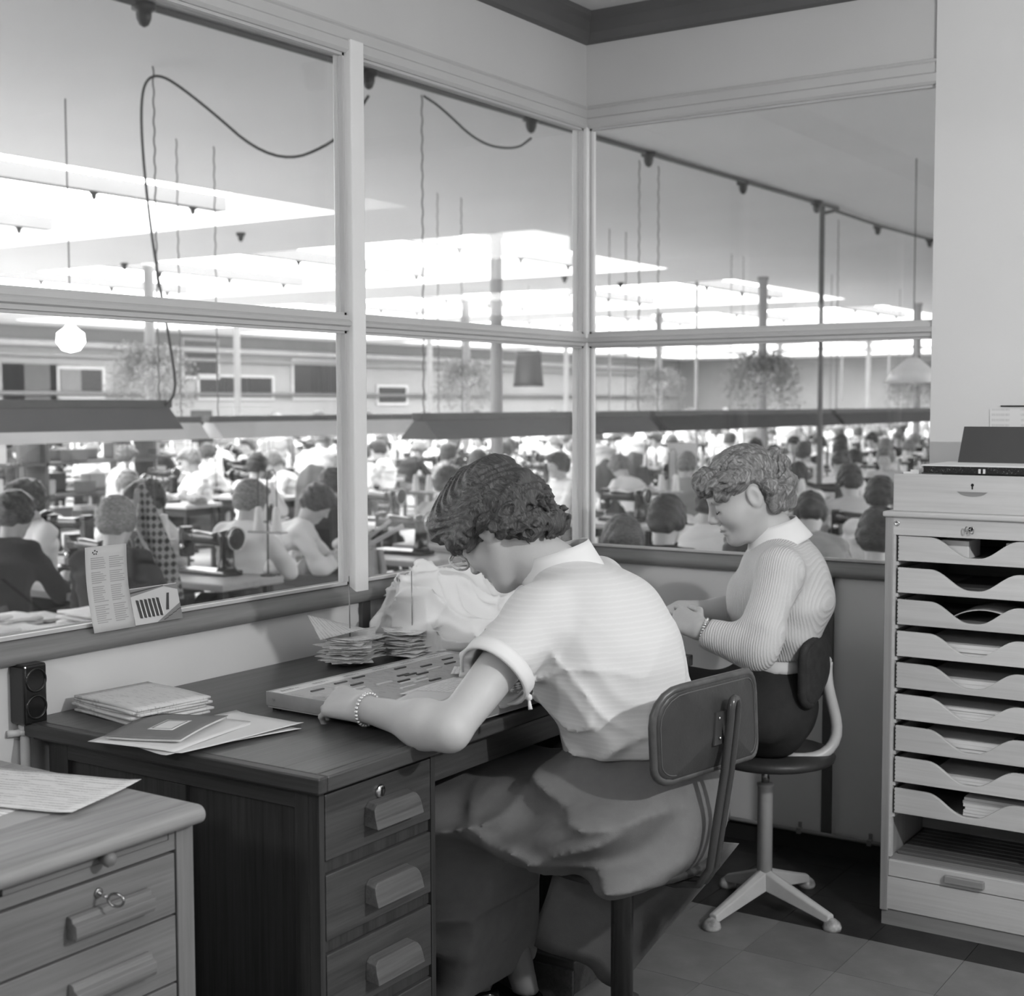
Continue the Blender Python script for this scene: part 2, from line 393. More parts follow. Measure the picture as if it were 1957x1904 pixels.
c = MB().box(SKX1, SKR0, HY0, HY1, HC, HC+.34).box(SKR1, HX1, HY0, HY1, HC, HC+.34).box(HX0, SKX0, HY0, HY1, HC, HC+.34)
ys = [HY0]+[q for s in SKY for q in s]+[HY1]
for i in range(0, len(ys), 2): c.box(SKX0, SKX1, ys[i], ys[i+1], HC, HC+.34).box(SKR0, SKR1, ys[i], ys[i+1], HC, HC+.34)
def solid(x, y): return not ((SKX0 < x < SKX1 or SKR0 < x < SKR1) and any(a < y < b for a, b in SKY))
def under_solid(px, py):
    p = at(px, py, z=HC); d = (p-CAMP)@_F
    for k in range(60):
        for s in (1, -1):
            q = at(px, py, d=d+s*k*.2)
            if d+s*k*.2 > 6 and solid(q[0], q[1]) and solid(q[0]+.1, q[1]+.1) and solid(q[0]-.1, q[1]-.1): return q
    return p
struct('hall_ceiling', c, hallp)
beamm = M('beam_paint', .20, .7, .04, 2.)
sockm = M('socket_bakelite', .02, .3, .1)
def lampholder(b, x, y, z, s=1.):
    return b.lathe([(.012*s, 0), (.055*s, -.004*s), (.055*s, -.032*s), (.036*s, -.040*s), (.034*s, -.070*s), (.022*s, -.098*s), (.006*s, -.108*s)], (x, y, z), 12)
for si, (y0, y1) in enumerate(SKY):
    for bi, bx in enumerate((-8.62, -11.5, -14.4, -17.3, -20.2, -23.1)):
        if si < 2: continue
        r = root('skylight_beam', (bx, y0, HC), 'pale box beam under the skylight opening, %s bay, %s from the column line' % (
            ['unseen', 'unseen near', 'near', 'second', 'third', 'fourth', 'fifth', 'sixth', 'farthest'][si], ['first', 'second', 'third', 'fourth', 'fifth', 'sixth'][bi]), 'beam', 'skylight beams')
        obj('beam', MB().box(bx-.07, bx+.07, y0, y1-.75, HC+.01, HC+.16), beamm, r)
        if si < 6 and bi < 4:
            for k in (1.2, 2.7, 4.0): obj('lampholder', lampholder(MB(), bx, y0+k, HC+.015, .8), sockm, r, smooth=True)
# columns
colm = M('column_paint', .42, .5, .06, 3.)
colpos = [(-7.25, 10.07), (-13.5, 10.15), (-13.3, 17.9), (-6.95, 17.4), (-12.7, 24.7), (-6.74, 24.85), (-20.5, 19.0), (-20.3, 26.), (-6.7, 32.2), (-12.9, 32.2), (-20.3, 33.), (-6.7, 39.6), (-13., 39.6), (-6.7, 47.), (-13., 47.)]
for i, (x, y) in enumerate(colpos):
    tag(obj('column', MB().lathe([(.075, 0), (.075, HC-HZ-.06), (.09, HC-HZ-.05), (.09, HC-HZ)], (0, 0, 0), 18), colm, None, True, loc=(x, y, HZ)), kind='structure')
# thin service pipe from floor to ceiling, with the conduit that leaves it
_q = at(1568, 700, x=-3.02); PX_, PY_ = _q[0], _q[1]
tp = root('service_pipe', (PX_, PY_, HZ), 'thin dark service pipe rising to the ceiling with conduit branching off', 'pipe')
obj('pipe', MB().tube([(PX_, PY_, HZ), (PX_, PY_, HC-.004)], .028, 10), M('pipe_paint', .16, .5), tp, smooth=True)
cond = M('conduit_dark', .10, .5, .1)
obj('conduit', MB().tube([(PX_, PY_, HC-.10), (PX_+.02, PY_+.3, HC-.035), (-3.03, 11.0, HC-.03), (-3.05, 11.8, HC-.03), (-2.98, 13.4, HC-.03), (-2.9, 16, HC-.03)], .018, 8), cond, tp, smooth=True)
for p in ((-3.09, 11.82), (-2.985, 13.44), (-2.94, 15)): obj('lampholder', lampholder(MB(), p[0], p[1], HC-.02), sockm, tp, smooth=True)
cr = root('ceiling_conduit', (-3.1, 4, HC), 'long dark conduit along the hall ceiling with black lampholders', 'conduit')
obj('pipe', MB().tube([(-3.25, -1.5, HC-.02), (-3.14, 2.66, HC-.02), (-3.06, 6.2, HC-.02), (-2.96, 10.2, HC-.02)], .02, 8), cond, cr, smooth=True)
SOCK = [(-3.18, .9), (-3.14, 2.66), (-3.07, 4.4), (-3.06, 6.16), (-3.04, 7.98), (-2.96, 9.6)]
for x, y in SOCK: obj('lampholder', lampholder(MB(), x, y, HC-.01, 1.15), sockm, cr, smooth=True)
for px, py in ((460, 445), (652, 470), (238, 525), (1186, 540), (1079, 512)):
    p = under_solid(px, py)
    tag(obj('lampholder', lampholder(MB(), 0, 0, 0, 1.0), sockm, None, True, loc=(p[0], p[1], HC)), 'black lampholder on a ceiling strip, %s' % {460: 'with a hanging stem left of the looped cable', 652: 'just left of the painted post', 238: 'low at the far left', 1186: 'just right of the corner post', 1079: 'just left of the corner post'}[px], 'lampholder', 'lampholders on the ceiling strips')
# thin white hangers
for i, (px, py, r) in enumerate(((1332, 545, .028), (1165, 600, .02), (1610, 625, .018), (1700, 620, .025))):
    p = under_solid(px, py); h = 2.0 if i else 3.9
    tag(obj('hanger_rod', MB().tube([(0, 0, 0), (0, 0, -h)], r, 8), colm, None, True, loc=(p[0], p[1], HC)), 'thin pale rod hanging from the ceiling, %s' % ['tall, right of the corner post', 'close to the corner post', 'right of the thin service pipe', 'nearest the white wall'][i], 'rod', 'thin rods hanging from the ceiling')
# ================================================================== OFFICE FURNITURE
oakd = wood('dark_oak_along', .060, .5, 1, 1., .38, .5, .2)
oakz = wood('dark_oak_upright', .046, .5, 2, 1., .45)
oakx = wood('dark_oak_across', .050, .5, 0, 1., .42)
oakl = wood('pale_oak_along', .27, .32, 1, 1., .45, .4)
oaklz = wood('pale_oak_upright', .19, .3, 2, 1., .5)
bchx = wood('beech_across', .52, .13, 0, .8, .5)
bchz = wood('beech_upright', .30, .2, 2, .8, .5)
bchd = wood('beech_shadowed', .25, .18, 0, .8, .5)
black = M('hollow_dark', .006, .9)
steel = M('bright_steel', .7, .18, .05, metal=1.)
def pull(y0, y1, z0, x0):   # wooden cup pull with a sloped face and rounded far top corner
    b = MB(); n = 8; pr_ = []
    L = y1-y0
    face = [(0, 0), (L, 0)]+[(L-.02+.02*math.cos(a), .018+.026*math.sin(a)) for a in np.linspace(0, PI/2, 6)]+[(.012, .044), (.002, .036), (0, .02)]
    v = []
    for p, q in face: v.append((x0+.034-.012*q/.044, y0+p, z0+q))
    for p, q in face: v.append((x0, y0+p, z0+q+.004))
    m = len(face); f = [tuple(range(m)), tuple(range(2*m-1, m-1, -1))]+[(i, m+i, m+(i+1) % m, (i+1) % m) for i in range(m)]
    return b.add(v, f)
# ---- dark oak pedestal desk
dk = root('pedestal_desk', (.42, -1.6, 0), 'dark oak pedestal desk with three visible drawers under the window', 'desk')
obj('desk_top', MB().box(.004, .815, -2.315, -.885, .731, .76), oakd, dk, bevel=.003)
obj('edge_band', MB().box(.815, .841, -2.315, -.885, .731, .76), oakd, dk, bevel=.003)
for y0, y1 in ((-2.339, -2.315), (-.885, -.861)): obj('edge_band', MB().box(.004, .841, y0, y1, .731, .76), oakx, dk, bevel=.003)
obj('moulding', MB().box(.03, .822, -2.322, -.878, .722, .731), oakx, dk, bevel=.003)
def pedestal(y0, y1, near):
    obj('carcass', MB().box(.06, .775, y0+.012, y1-.012, .07, .722), oakz, dk)
    for x0, x1 in ((.045, .105), (.40, .455), (.74, .774)):
        obj('stile', MB().box(x0, x1, y0 if near else y1-.012, y0+.012 if near else y1, .05, .722 if x0 != .40 else .681), oakz, dk, bevel=.0015)
    obj('rail', MB().box(.105, .74, y0 if near else y1-.012, y0+.012 if near else y1, .682, .722), oakx, dk, bevel=.0015)
    obj('rail', MB().box(.105, .74, y0 if near else y1-.012, y0+.012 if near else y1, .07, .13), oakx, dk, bevel=.0015)
    obj('front_frame', MB().box(.775, .80, y0, y0+.014, .05, .722).box(.775, .80, y1-.014, y1, .05, .722).box(.775, .792, y0+.014, y1-.014, .712, .722)
        .box(.775, .792, y0+.014, y1-.014, .562, .586).box(.775, .792, y0+.014, y1-.014, .412, .436).box(.775, .792, y0+.014, y1-.014, .262, .286).box(.775, .792, y0+.014, y1-.014, .05, .07), oakz, dk)
    for k, (za, zb) in enumerate(((.587, .711), (.437, .561), (.287, .411), (.071, .261))):
        d = obj('drawer', MB().box(.768, .801, y0+.0165, y1-.0165, za, zb), oakd, dk, bevel=.002)
        zc = zb-.089 if k < 3 else zb-.11
        obj('pull', pull(y0+.126, y0+.268, zc, .801), wood('pull_oak', .105, .4, 1, 1.4, .5), d, bevel=.0015)
        if k == 0 and near:
            lk = obj('lock', MB().lathe([(.0001, .006), (.011, .006), (.013, .003), (.013, -.002)], (.801, y0+.172, zb-.028), 20, (1, 0, 0)), steel, d, True)
            obj('keyhole', MB().box(.8065, .8078, y0+.170, y0+.174, zb-.037, zb-.02), black, d)
    for x, y in ((.07, y0+.03), (.75, y0+.03), (.07, y1-.05), (.75, y1-.05)):
        obj('foot', MB().box(x, x+.03, y, y+.02, 0, .05), oakz, dk)
pedestal(-2.294, -1.944, True); pedestal(-1.256, -.906, False)
obj('apron_drawer', MB().box(.755, .79, -1.94, -1.26, .655, .72), oakd, dk, bevel=.002)
obj('modesty_panel', MB().box(.08, .10, -1.944, -1.256, .25, .722), oakz, dk)
# ---- pale oak desk in the foreground
fd = root('foreground_desk', (.4, -3.3, 0), 'pale oak desk with rounded top edge and slide in the near left corner', 'desk')
np_ = [(0, .004), (.008, 0), (.795, 0)]+[(.795+.016*math.cos(a), .0155+.0155*math.sin(a)) for a in np.linspace(-PI/2, PI/2, 9)]+[(0, .031)]
obj('desk_top', MB().prism(np_, (0, -4.1, .7365), (1, 0, 0), (0, 0, 1), (0, 1.52, 0)), oakl, fd, auto=40, bevel=.008, seg=4)
obj('inlay', MB().box(.06, .64, -4.0, -2.68, .7670, .7681), M('desk_linoleum', .38, .5, .05, 5.), fd)
obj('side_panel', MB().box(.04, .745, -2.605, -2.59, .06, .737), oaklz, fd)
obj('side_panel', MB().box(.04, .745, -4.08, -4.065, .06, .737), oaklz, fd)
obj('back_panel', MB().box(.03, .045, -4.08, -2.59, .06, .737), oaklz, fd)
obj('stile', MB().box(.735, .777, -2.615, -2.578, 0, .7365), oaklz, fd, bevel=.002)
obj('stile', MB().box(.735, .777, -3.0, -2.962, 0, .7365), oaklz, fd, bevel=.002)
obj('stile', MB().box(.735, .777, -4.09, -4.05, 0, .7365), oaklz, fd, bevel=.002)
obj('carcass', MB().box(.1, .752, -2.962, -2.62, .05, .70), oaklz, fd)
fr = M('pale_oak_face', .18, .3)
oakf = wood('pale_oak_front', .185, .3, 1, 1., .5)
obj('rail', MB().box(.745, .773, -2.962, -2.615, .697, .7155).box(.745, .773, -2.628, -2.615, .7155, .7365), oakf, fd)
sl = obj('writing_slide', MB().box(.74, .776, -2.945, -2.632, .7170, .7355), oakf, fd, bevel=.0012)
obj('knob', MB().lathe([(.006, 0), (.006, .008), (.011, .013), (.0125, .019), (.010, .025), (.0001, .028)], (.776, -2.768, .7262), 18, (1, 0, 0)), oaklz, sl, True)
for k, (za, zb) in enumerate(((.5925, .6925), (.479, .5885), (.3655, .475), (.05, .3615))):
    d = obj('drawer', MB().box(.745, .776, -2.958, -2.619, za, zb), oakf, fd, bevel=.0012)
    zc = (zb-.062) if k < 2 else zb-.075
    hpz = [(0, -.012), (.020, -.012), (.023, -.006), (.022, .010), (.014, .014), (.012, .020), (.006, .023), (0, .022)]
    obj('handle', MB().prism(hpz, (.776, -2.835, zc), (1, 0, 0), (0, 0, 1), (0, .155, 0)), oakf, d, bevel=.001)
ky = root('desk_key', (.776, -2.775, .672), 'small steel key with oval bow in the foreground desk drawer lock', 'key')
obj('escutcheon', MB().lathe([(.008, 0), (.008, .002), (.006, .003)], (.776, -2.775, .672), 14, (1, 0, 0)), M('brass_dull', .3, .3, metal=1.), ky, True)
obj('shank', MB().tube([(.776, -2.775, .672), (.792, -2.777, .671), (.80, -2.777, .6705)], .0028, 8), steel, ky, True)
obj('bow', MB().tube([(.813+.013*math.cos(a), -2.772+.004*math.cos(a), .667+.010*math.sin(a)) for a in np.linspace(0, 2*PI, 18)[:-1]], .0022, 8, closed=True), M('key_steel', .35, .25, metal=1.), ky, True)
# handwritten sheets on the foreground desk
hand = printed('handwriting', .74, .50, 150., 40., 'Y', .47)
def sheet_on(name, c, w, h, rz, z, mat, label, cat, curl=.004, group=None, seed=0, th=.0006, edge=0):
    def fn(u, v):
        x, y = (u-.5)*w, (v-.5)*h
        zz = curl*(math.sin(3*u+seed)+math.sin(4*v+2*seed))*.5+curl+.9*edge*max(0, abs(u-.5)*2-.7)**2*10
        return (x, y, zz)
    o = obj(name, MB().sheet(fn, 12, 12, th), mat, None, True, loc=(c[0], c[1], z), rot=(0, 0, rz))
    return tag(o, label, cat, group)
sheet_on('paper_sheet', (.505, -2.69, 0), .30, .21, math.radians(18), .7690, hand, 'handwritten sheet of paper lying on the pale foreground desk', 'paper', .003, seed=1, edge=.004)
sheet_on('paper_sheet', (.43, -2.80, 0), .30, .21, math.radians(8), .7684, hand, 'sheet half hidden under the handwritten page on the foreground desk', 'paper', .001, seed=2)
# ---- wall socket beside the dark desk
sk = root('double_socket', (0, -2.325, .82), 'black bakelite double power socket on the wall left of the desk', 'socket')
bak = M('black_bakelite', .010, .16, .1, spec=.6)
obj('housing', MB().box(0, .05, -2.355, -2.297, .757, .884), bak, sk, bevel=.006, seg=3)
for zc in (.850, .793):
    s_ = obj('outlet', MB().lathe([(.026, 0), (.0255, .003), (.022, .003), (.0205, -.008), (.0001, -.010)], (.05, -2.326, zc), 28, (1, 0, 0), cap=False), bak, sk, True)
    obj('pin_hole', MB().lathe([(.003, .0), (.003, .001), (.0001, .001)], (.0415, -2.335, zc), 10, (1, 0, 0)).lathe([(.003, .0), (.003, .001), (.0001, .001)], (.0415, -2.317, zc), 10, (1, 0, 0)), steel, s_)
pp = root('wall_conduit', (.015, -2.335, .4), 'white conduit pipe with clamp running down below the socket', 'pipe')
wp = M('white_pipe', .55, .4)
obj('pipe', MB().tube([(.016, -2.330, .765), (.016, -2.330, .06)], .0105, 12), wp, pp, True)
obj('collar', MB().tube([(.016, -2.330, .757), (.016, -2.330, .735)], .0135, 12), wp, pp, True)
obj('clamp', MB().tube([(.004, -2.365, .737), (.012, -2.340, .737)], .008, 10).tube([(.016, -2.330, .742), (.016, -2.330, .732)], .0145, 12), wp, pp, True)
# ---- newspapers, sheets and exercise book on the dark desk
news = printed('newsprint', .66, .50, 230., 60., 'Y', .56)
for k in range(6):
    w, h = .235, .185
    rz = math.radians(-8+[0, 2, -1.5, 1, -2, .6][k])
    z = .7605+k*.0062
    def fn(u, v, k=k):
        a = PI*u*0
        return ((u-.5)*w, (v-.5)*h, .0052+.0012*math.sin(5*u+k)+.002*(1-u)*(v)**2)
    b = MB().sheet(fn, 8, 8, .0050)
    o = obj('newspaper', b, news, None, True, loc=(.155+[0, .004, -.006, .003, .0, .002][k], -2.135+[0, .006, -.004, .004, -.003, .0][k], z), rot=(0, 0, rz))
    tag(o, 'folded newspaper in the stack beside the socket, %s' % ['lying at the bottom', 'second from the bottom', 'third from the bottom', 'third from the top', 'second from the top', 'lying on top'][k], 'newspaper', 'newspapers stacked on the dark desk')
    if k in (2, 4):
        for q in range(3): obj('print_mark', MB().box(.108, .1182, -.05+.014*q, -.042+.014*q, .0045, .0065), M('ink', .05), o)
plain = M('plain_paper', .74, .85, .03, 6., spec=.2)
sheet_on('paper_sheet', (.425, -2.205, 0), .21, .31, math.radians(-12), .7605, plain, 'large plain sheet under the exercise book on the dark desk', 'paper', .002, seed=3, edge=.003)
sheet_on('paper_sheet', (.43, -2.20, 0), .21, .31, math.radians(-5), .7620, plain, 'white sheet sticking out beside the exercise book towards the corner', 'paper', .003, seed=5, edge=.004)
sheet_on('paper_sheet', (.37, -2.24, 0), .21, .27, math.radians(9), .7640, plain, 'thin white leaflet directly beneath the grey exercise book', 'paper', .002, seed=6)
eb = root('exercise_book', (.355, -2.245, .768), 'grey exercise book with a white label lying on loose sheets', 'book', rz=math.radians(20), world=False)
def cov(dz):
    return lambda u, v: ((u-.5)*.165, (v-.5)*.21, dz+.0075+.006*(u-.3)**2+.003*math.sin(3*v))
obj('pages', MB().sheet(lambda u, v: ((u-.5)*.16, (v-.5)*.206, .0065+.006*(u-.3)**2+.003*math.sin(3*v)), 8, 8, .005), plain, eb, True)
obj('cover', MB().sheet(cov(0), 10, 10, .0008), M('grey_card_cover', .20, .6, .06, 20.), eb, True)
lab = obj('label', MB().sheet(lambda u, v: (.005+(u-.5)*.055, .0+(v-.5)*.085, .0079+.006*((.53+(u-.5)*.333)-.3)**2+.003*math.sin(3*(.5+(v-.5)*.405))), 6, 6, .0003), plain, eb, True)
lb = MB()
for s_ in (.0,): 
    for (u0, u1, v0, v1) in ((.1, .9, .08, .11), (.1, .9, .89, .92), (.1, .14, .08, .92), (.86, .9, .08, .92)):
        lb.sheet(lambda u, v, u0=u0, u1=u1, v0=v0, v1=v1: (.005+(u0+(u1-u0)*u-.5)*.055, (v0+(v1-v0)*v-.5)*.085, .0083+.006*((.53+(u0+(u1-u0)*u-.5)*.333)-.3)**2+.003*math.sin(3*(.5+(v0+(v1-v0)*v-.5)*.405))), 3, 3, .0002)
obj('label_border', lb, M('grey_card_cover', .20), eb)
# ---- planning board on the desk
bd = root('planning_board', (.63, -1.70, .76), 'shallow metal-edged planning board with coloured tabs lying on the desk', 'board')
P0 = np.array([.365, -1.973]); P1 = np.array([.39, -1.355]); ex = nrm(P1-P0); ey = np.array([ex[1], -ex[0]])   # ex along the desk, ey towards the sitter
def bp(u, v, z): q = P0+ex*u+ey*v; return (q[0], q[1], z)
BL, BWd = .62, .46
def bbox(u0, u1, v0, v1, z0, z1, b=None):
    b = b or MB(); c_ = bp((u0+u1)/2, (v0+v1)/2, (z0+z1)/2)
    return b.obox(c_, (ex[0], ex[1], 0), (ey[0], ey[1], 0), (0, 0, 1), (u1-u0)/2, (v1-v0)/2, (z1-z0)/2)
alu = M('board_edge_metal', .42, .35, .1, 20., metal=.5)
obj('base', bbox(.003, BL-.003, .003, BWd-.003, .766, .796), M('board_base', .4, .6), bd)
for a in ((0, BL, 0, .004), (0, BL, BWd-.004, BWd), (0, .004, .004, BWd-.004), (BL-.004, BL, .004, BWd-.004)): obj('edge', bbox(*a, .770, .801), alu, bd, bevel=.001)
obj('header_strip', bbox(.004, BL-.004, .004, .035, .796, .7985), plain, bd)
obj('sheet', bbox(.004, BL-.004, .037, BWd-.004, .796, .798), printed('board_print', .50, .34, 160., 50., 'Y', .55), bd)
for u, v in ((.02, .02), (.02, BWd-.02), (BL-.02, .02), (BL-.02, BWd-.02)): obj('foot', bbox(u-.01, u+.01, v-.01, v+.01, .76, .767), black, bd)
rv = obj('rivet', MB().tube([bp(-.0005, .025, .786), bp(-.003, .025, .786)], .003, 8), steel, bd)
tabm = M('dark_tab', .10, .5)
for u, v in ((.06, .075), (.15, .06), (.16, .10), (.30, .115), (.315, .125), (.34, .14), (.36, .055), (.42, .085), (.48, .11), (.43, .175), (.45, .20), (.30, .21), (.33, .27), (.22, .05), (.25, .16), (.52, .07)):
    obj('tab', bbox(u, u+.038, v, v+.006, .798, .801), tabm, bd)
for u, v in ((.20, .14), (.24, .175), (.29, .165), (.27, .19), (.4, .12), (.12, .13), (.2, .21)):
    obj('tab', bbox(u, u+.05, v, v+.008, .798, .8003), plain, bd)
def text(s, size, M4, mat, parent, name='lettering'):
    cu = bpy.data.curves.new('lettering', 'FONT'); cu.body = s; cu.size = size; cu.extrude = 0.; cu.align_x = 'CENTER'; cu.align_y = 'CENTER'; cu.resolution_u = 2
    t = bpy.data.objects.new('t', cu); me = bpy.data.meshes.new_from_object(t); bpy.data.objects.remove(t)
    me.transform(M4)
    org = Vector(ORG.get(parent.name, (0, 0, 0))); me.transform(Matrix.Translation(-org))
    me.materials.append(mat); o = bpy.data.objects.new(name, me); COL.objects.link(o); o.parent = parent; return o
for i, (s, u) in enumerate((('BAND nr.', .055), ('BAND 1', .15), ('BAND 2', .25), ('BAND 3', .35), ('BAND 4', .45), ('BAND 5', .55))):
    p = bp(u, .02, .7990)
    M4 = Matrix(((ex[0], -ey[0], 0, p[0]), (ex[1], -ey[1], 0, p[1]), (0, 0, 1, p[2]), (0, 0, 0, 1)))
    text(s, .014, M4, M('ink_grey', .25), bd)
slip = printed('ticket_print', .82, .62, 190., 70., 'Y', .45)
for i, (u, v, w, h, a) in enumerate(((.25, .30, .21, .10, .05), (.36, .36, .19, .08, -.10), (.44, .25, .10, .13, .55), (.12, .34, .15, .10, .2))):
    p = bp(u, v, .8015+i*.0009)
    sheet_on('paper_slip', p, w, h, PI/2+a, p[2], slip if i < 3 else plain, ['long printed slip lying on the planning board', 'slip curling beside the forearm on the board', 'square ticket near the upper arm on the board', 'blank slip at the left end of the planning board'][i], 'paper', .002, seed=i)
# ---- bill spikes with impaled tickets
def spike(name, x, y, n, w, h, lab, sd, top, base):
    r = root(name, (x, y, .76), lab, 'spike file')
    obj('base', MB().lathe([(.0001, .012), (.03, .01), (.034, .004), (.034, 0)], (x, y, .76), 20), M('spike_base', .08, .4), r, True)
    obj('spike', MB().tube([(x, y, .77), (x-.002, y, top)], [.0019, .0012], 6), M('spike_steel', .25, .35, metal=.6), r, True)
    rg = np.random.default_rng(sd)
    for k in range(n):
        a = rg.uniform(-.5, .5)+base; z = .772+k*(.062/n)
        ox, oy = rg.uniform(-.012, .012, 2); s1, s2 = rg.uniform(.004, .012, 2)*(k/n+.2); ph = rg.uniform(0, 6)
        def fn(u, v):
            X, Y = (u-.5)*w+ox, (v-.5)*h+oy
            return (x+X*math.cos(a)-Y*math.sin(a), y+X*math.sin(a)+Y*math.cos(a), z+s1*math.sin(3*u+ph)*(u-.5)+s2*(v-.5)*math.cos(2*v+ph)*2)
        obj('ticket', MB().sheet(fn, 4, 4, .0012), slip, r, True)
    return r
s1 = spike('spike_file', .165, -1.455, 26, .105, .15, 'spike with a tall pile of printed tickets on the desk', 4, .985, .35)
def flap(u, v): return (.165-.055+.06*v+.02*u, -1.455-.10+.15*u-.02*v, .838+.055*(1-u)*(1-v)+.01*u)
obj('ticket', MB().sheet(flap, 5, 5, .001), slip, s1, True)
s2_ = spike('spike_file', .23, -1.28, 20, .09, .14, 'spike with crumpled tickets between the tall pile and the white cloth', 9, .985, -.3)
# ---- crumpled white cloth
cc = np.array([.185, -1.09, .76])
def cloth(p):
    q = p-cc
    w1 = vnoise(p, 8.)*.034+vnoise(p+3.3, 19.)*.010
    d = ell(p, cc+[0, .02, .06], (.15, .20, .085)); d = smin(d, ell(p, cc+[.0, -.02, .12], (.105, .145, .085)), .05)
    d = smin(d, ell(p, cc+[.11, -.06, .025], (.08, .12, .035)), .03); d = smin(d, ell(p, cc+[-.02, .12, .07], (.12, .10, .10)), .05)
    ph = q[:, 0]*38+q[:, 1]*22+vnoise(p, 6.)*6; ph2 = q[:, 2]*70+q[:, 1]*18+vnoise(p+7, 7.)*5
    d = d+w1*.6-.024*(1-np.abs(np.sin(ph*.42)))**2-.020*(1-np.abs(np.sin(q[:, 2]*22+q[:, 1]*16-q[:, 0]*14+vnoise(p+7, 6.)*3.2)))**2-.010*(1-np.abs(np.sin((q[:, 1]*26-q[:, 2]*30)+vnoise(p+11, 8.)*4)))**2
    return np.maximum(d, .762-p[:, 2])
clm = M('white_cotton', .80, .85, .02, 5., .15, 300., spec=.1)
v, f = sdf_mesh(cloth, cc-[.2, .3, .02], cc+[.28, .32, .27], .0055, slack=.05)
v = v[:]; v[:, 0] = np.maximum(v[:, 0], .004)
tag(obj('cloth_bundle', (v, f), clm, None, True, relax=3), 'crumpled heap of white cloth on the desk against the sill', 'cloth')
bk = root('ledger_book', (.44, -.99, .76), 'dark thin ledgers lying flat behind the white cloth heap', 'book')
obj('cover', MB().box(.37, .56, -1.06, -.91, .761, .775), black, bk, bevel=.002); obj('pages', MB().box(.375, .555, -1.055, -.915, .7665, .7755), plain, bk)
# ---- list and postcard standing on the left sill
nt_ = root('list_sheet', (0, -2.085, .93), 'tall printed list leaning against the glass on the sill', 'paper')
def note(u, v): return (.022-.030*v-.008*math.sin(PI*v)+.001*u, -2.148+.115*u+.004*v, .921+.187*v)
def noteloc(u, v): return note(u, v)
obj('sheet', MB().sheet(note, 6, 10, .0008), M('list_paper', .52, .8, .03), nt_, True)
inkm = M('faint_ink', .33, .8)
b = MB(); rr = random.Random(5)
for c0, c1 in ((.12, .48), (.56, .92)):
    for k in range(32):
        v0 = .86-k*.0245
        if k in (6, 13, 22): continue
        e = c0+(c1-c0)*rr.uniform(.6, 1.); q0 = note(c0, v0); 
        b.sheet(lambda u, v, c0=c0, e=e, v0=v0: tuple(np.array(note(c0+(e-c0)*u, v0+.009*v))+[.0009, 0, 0]), 2, 1, .0002)
obj('printing', b, inkm, nt_)
b = MB()
for du, dv in ((.16, .925), (.21, .945), (.26, .93), (.19, .905), (.24, .905)): b.sheet(lambda u, v, du=du, dv=dv: tuple(np.array(note(du+.03*u, dv+.016*v))+[.0009, 0, 0]), 1, 1, .0002)
obj('emblem', b, M('ink', .05), nt_)
pc = root('picture_postcard', (.01, -1.97, .93), 'small picture postcard standing beside the list on the sill', 'postcard')
def card(u, v): return (.020-.020*v, -2.030+.142*u, .922+.082*v)
obj('card', MB().sheet(card, 2, 2, .0006), M('card_paper', .55, .5, .05), pc)
def stroke(poly, mat, dz=.0009):
    bb = MB(); pts = [np.array(card(u, v))+[dz, 0, 0] for u, v in poly]; n_ = len(pts)
    bb.add(pts+[q-np.array([.0003, 0, 0]) for q in pts], [tuple(range(n_))]); obj('picture_patch', bb, mat, pc)
dk_ = M('ink', .05); gr_ = M('print_grey', .22, .6); wh_ = M('print_white', .8, .6)
stroke([(0, .78), (.72, .95), (1, .82), (1, .98), (0, .98)], gr_)
stroke([(.0, .86), (.7, .97), (.7, .99), (0, .9)], dk_, .0012); stroke([(.45, .0), (1, .45), (1, .0)], gr_)
for k in range(6):
    u0 = .12+.085*k; stroke([(u0, .18), (u0+.05, .16), (u0+.02, .66), (u0-.035, .68)], dk_, .0012); stroke([(u0+.055, .2), (u0+.075, .2), (u0+.035, .6), (u0+.025, .6)], wh_, .0014)
stroke([(.68, .3), (.74, .3), (.80, .76), (.75, .76)], dk_, .0012)
for k in range(4): stroke([(.6+.1*k, .03+.07*k), (.7+.1*k, .08+.07*k), (.7+.1*k, .10+.07*k), (.6+.1*k, .05+.07*k)], dk_, .0012)
# ---- roller-shutter cabinet with scooped trays
CX0, CX1, CYF, CYB = 1.231, 1.700, -.500, -.04
cb = root('tray_cabinet', (1.465, -.28, 0), 'open beech cabinet filled with shallow scooped trays against the white wall', 'cabinet')
obj('side', MB().box(CX0, CX0+.022, CYF, CYB, .04, 1.118), bchz, cb, bevel=.002); obj('side', MB().box(CX1-.022, CX1, CYF, CYB, .04, 1.118), bchz, cb, bevel=.002)
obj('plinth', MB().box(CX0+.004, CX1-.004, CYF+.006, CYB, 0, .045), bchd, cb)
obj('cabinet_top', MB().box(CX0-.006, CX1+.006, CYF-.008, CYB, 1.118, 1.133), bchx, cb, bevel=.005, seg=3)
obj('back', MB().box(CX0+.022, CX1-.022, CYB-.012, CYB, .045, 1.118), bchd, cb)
fr_ = obj('lock_rail', MB().box(CX0+.022, CX1-.022, CYF+.002, CYF+.03, 1.07, 1.118), bchx, cb)
obj('rivet', MB().lathe([(.0075, 0), (.0075, .002), (.005, .003), (.004, .001), (.0001, .001)], (CX0+.032, CYF+.002, 1.101), 16, (0, -1, 0)), steel, fr_, True)
obj('keyhole_plate', MB().lathe([(.006, 0), (.006, .0015), (.0001, .0015)], (1.457, CYF+.002, 1.094), 12, (0, -1, 0)), black, fr_)
kr = root('cabinet_keys', (1.457, -.515, 1.094), 'two small keys hanging in the lock rail of the tray cabinet', 'keys')
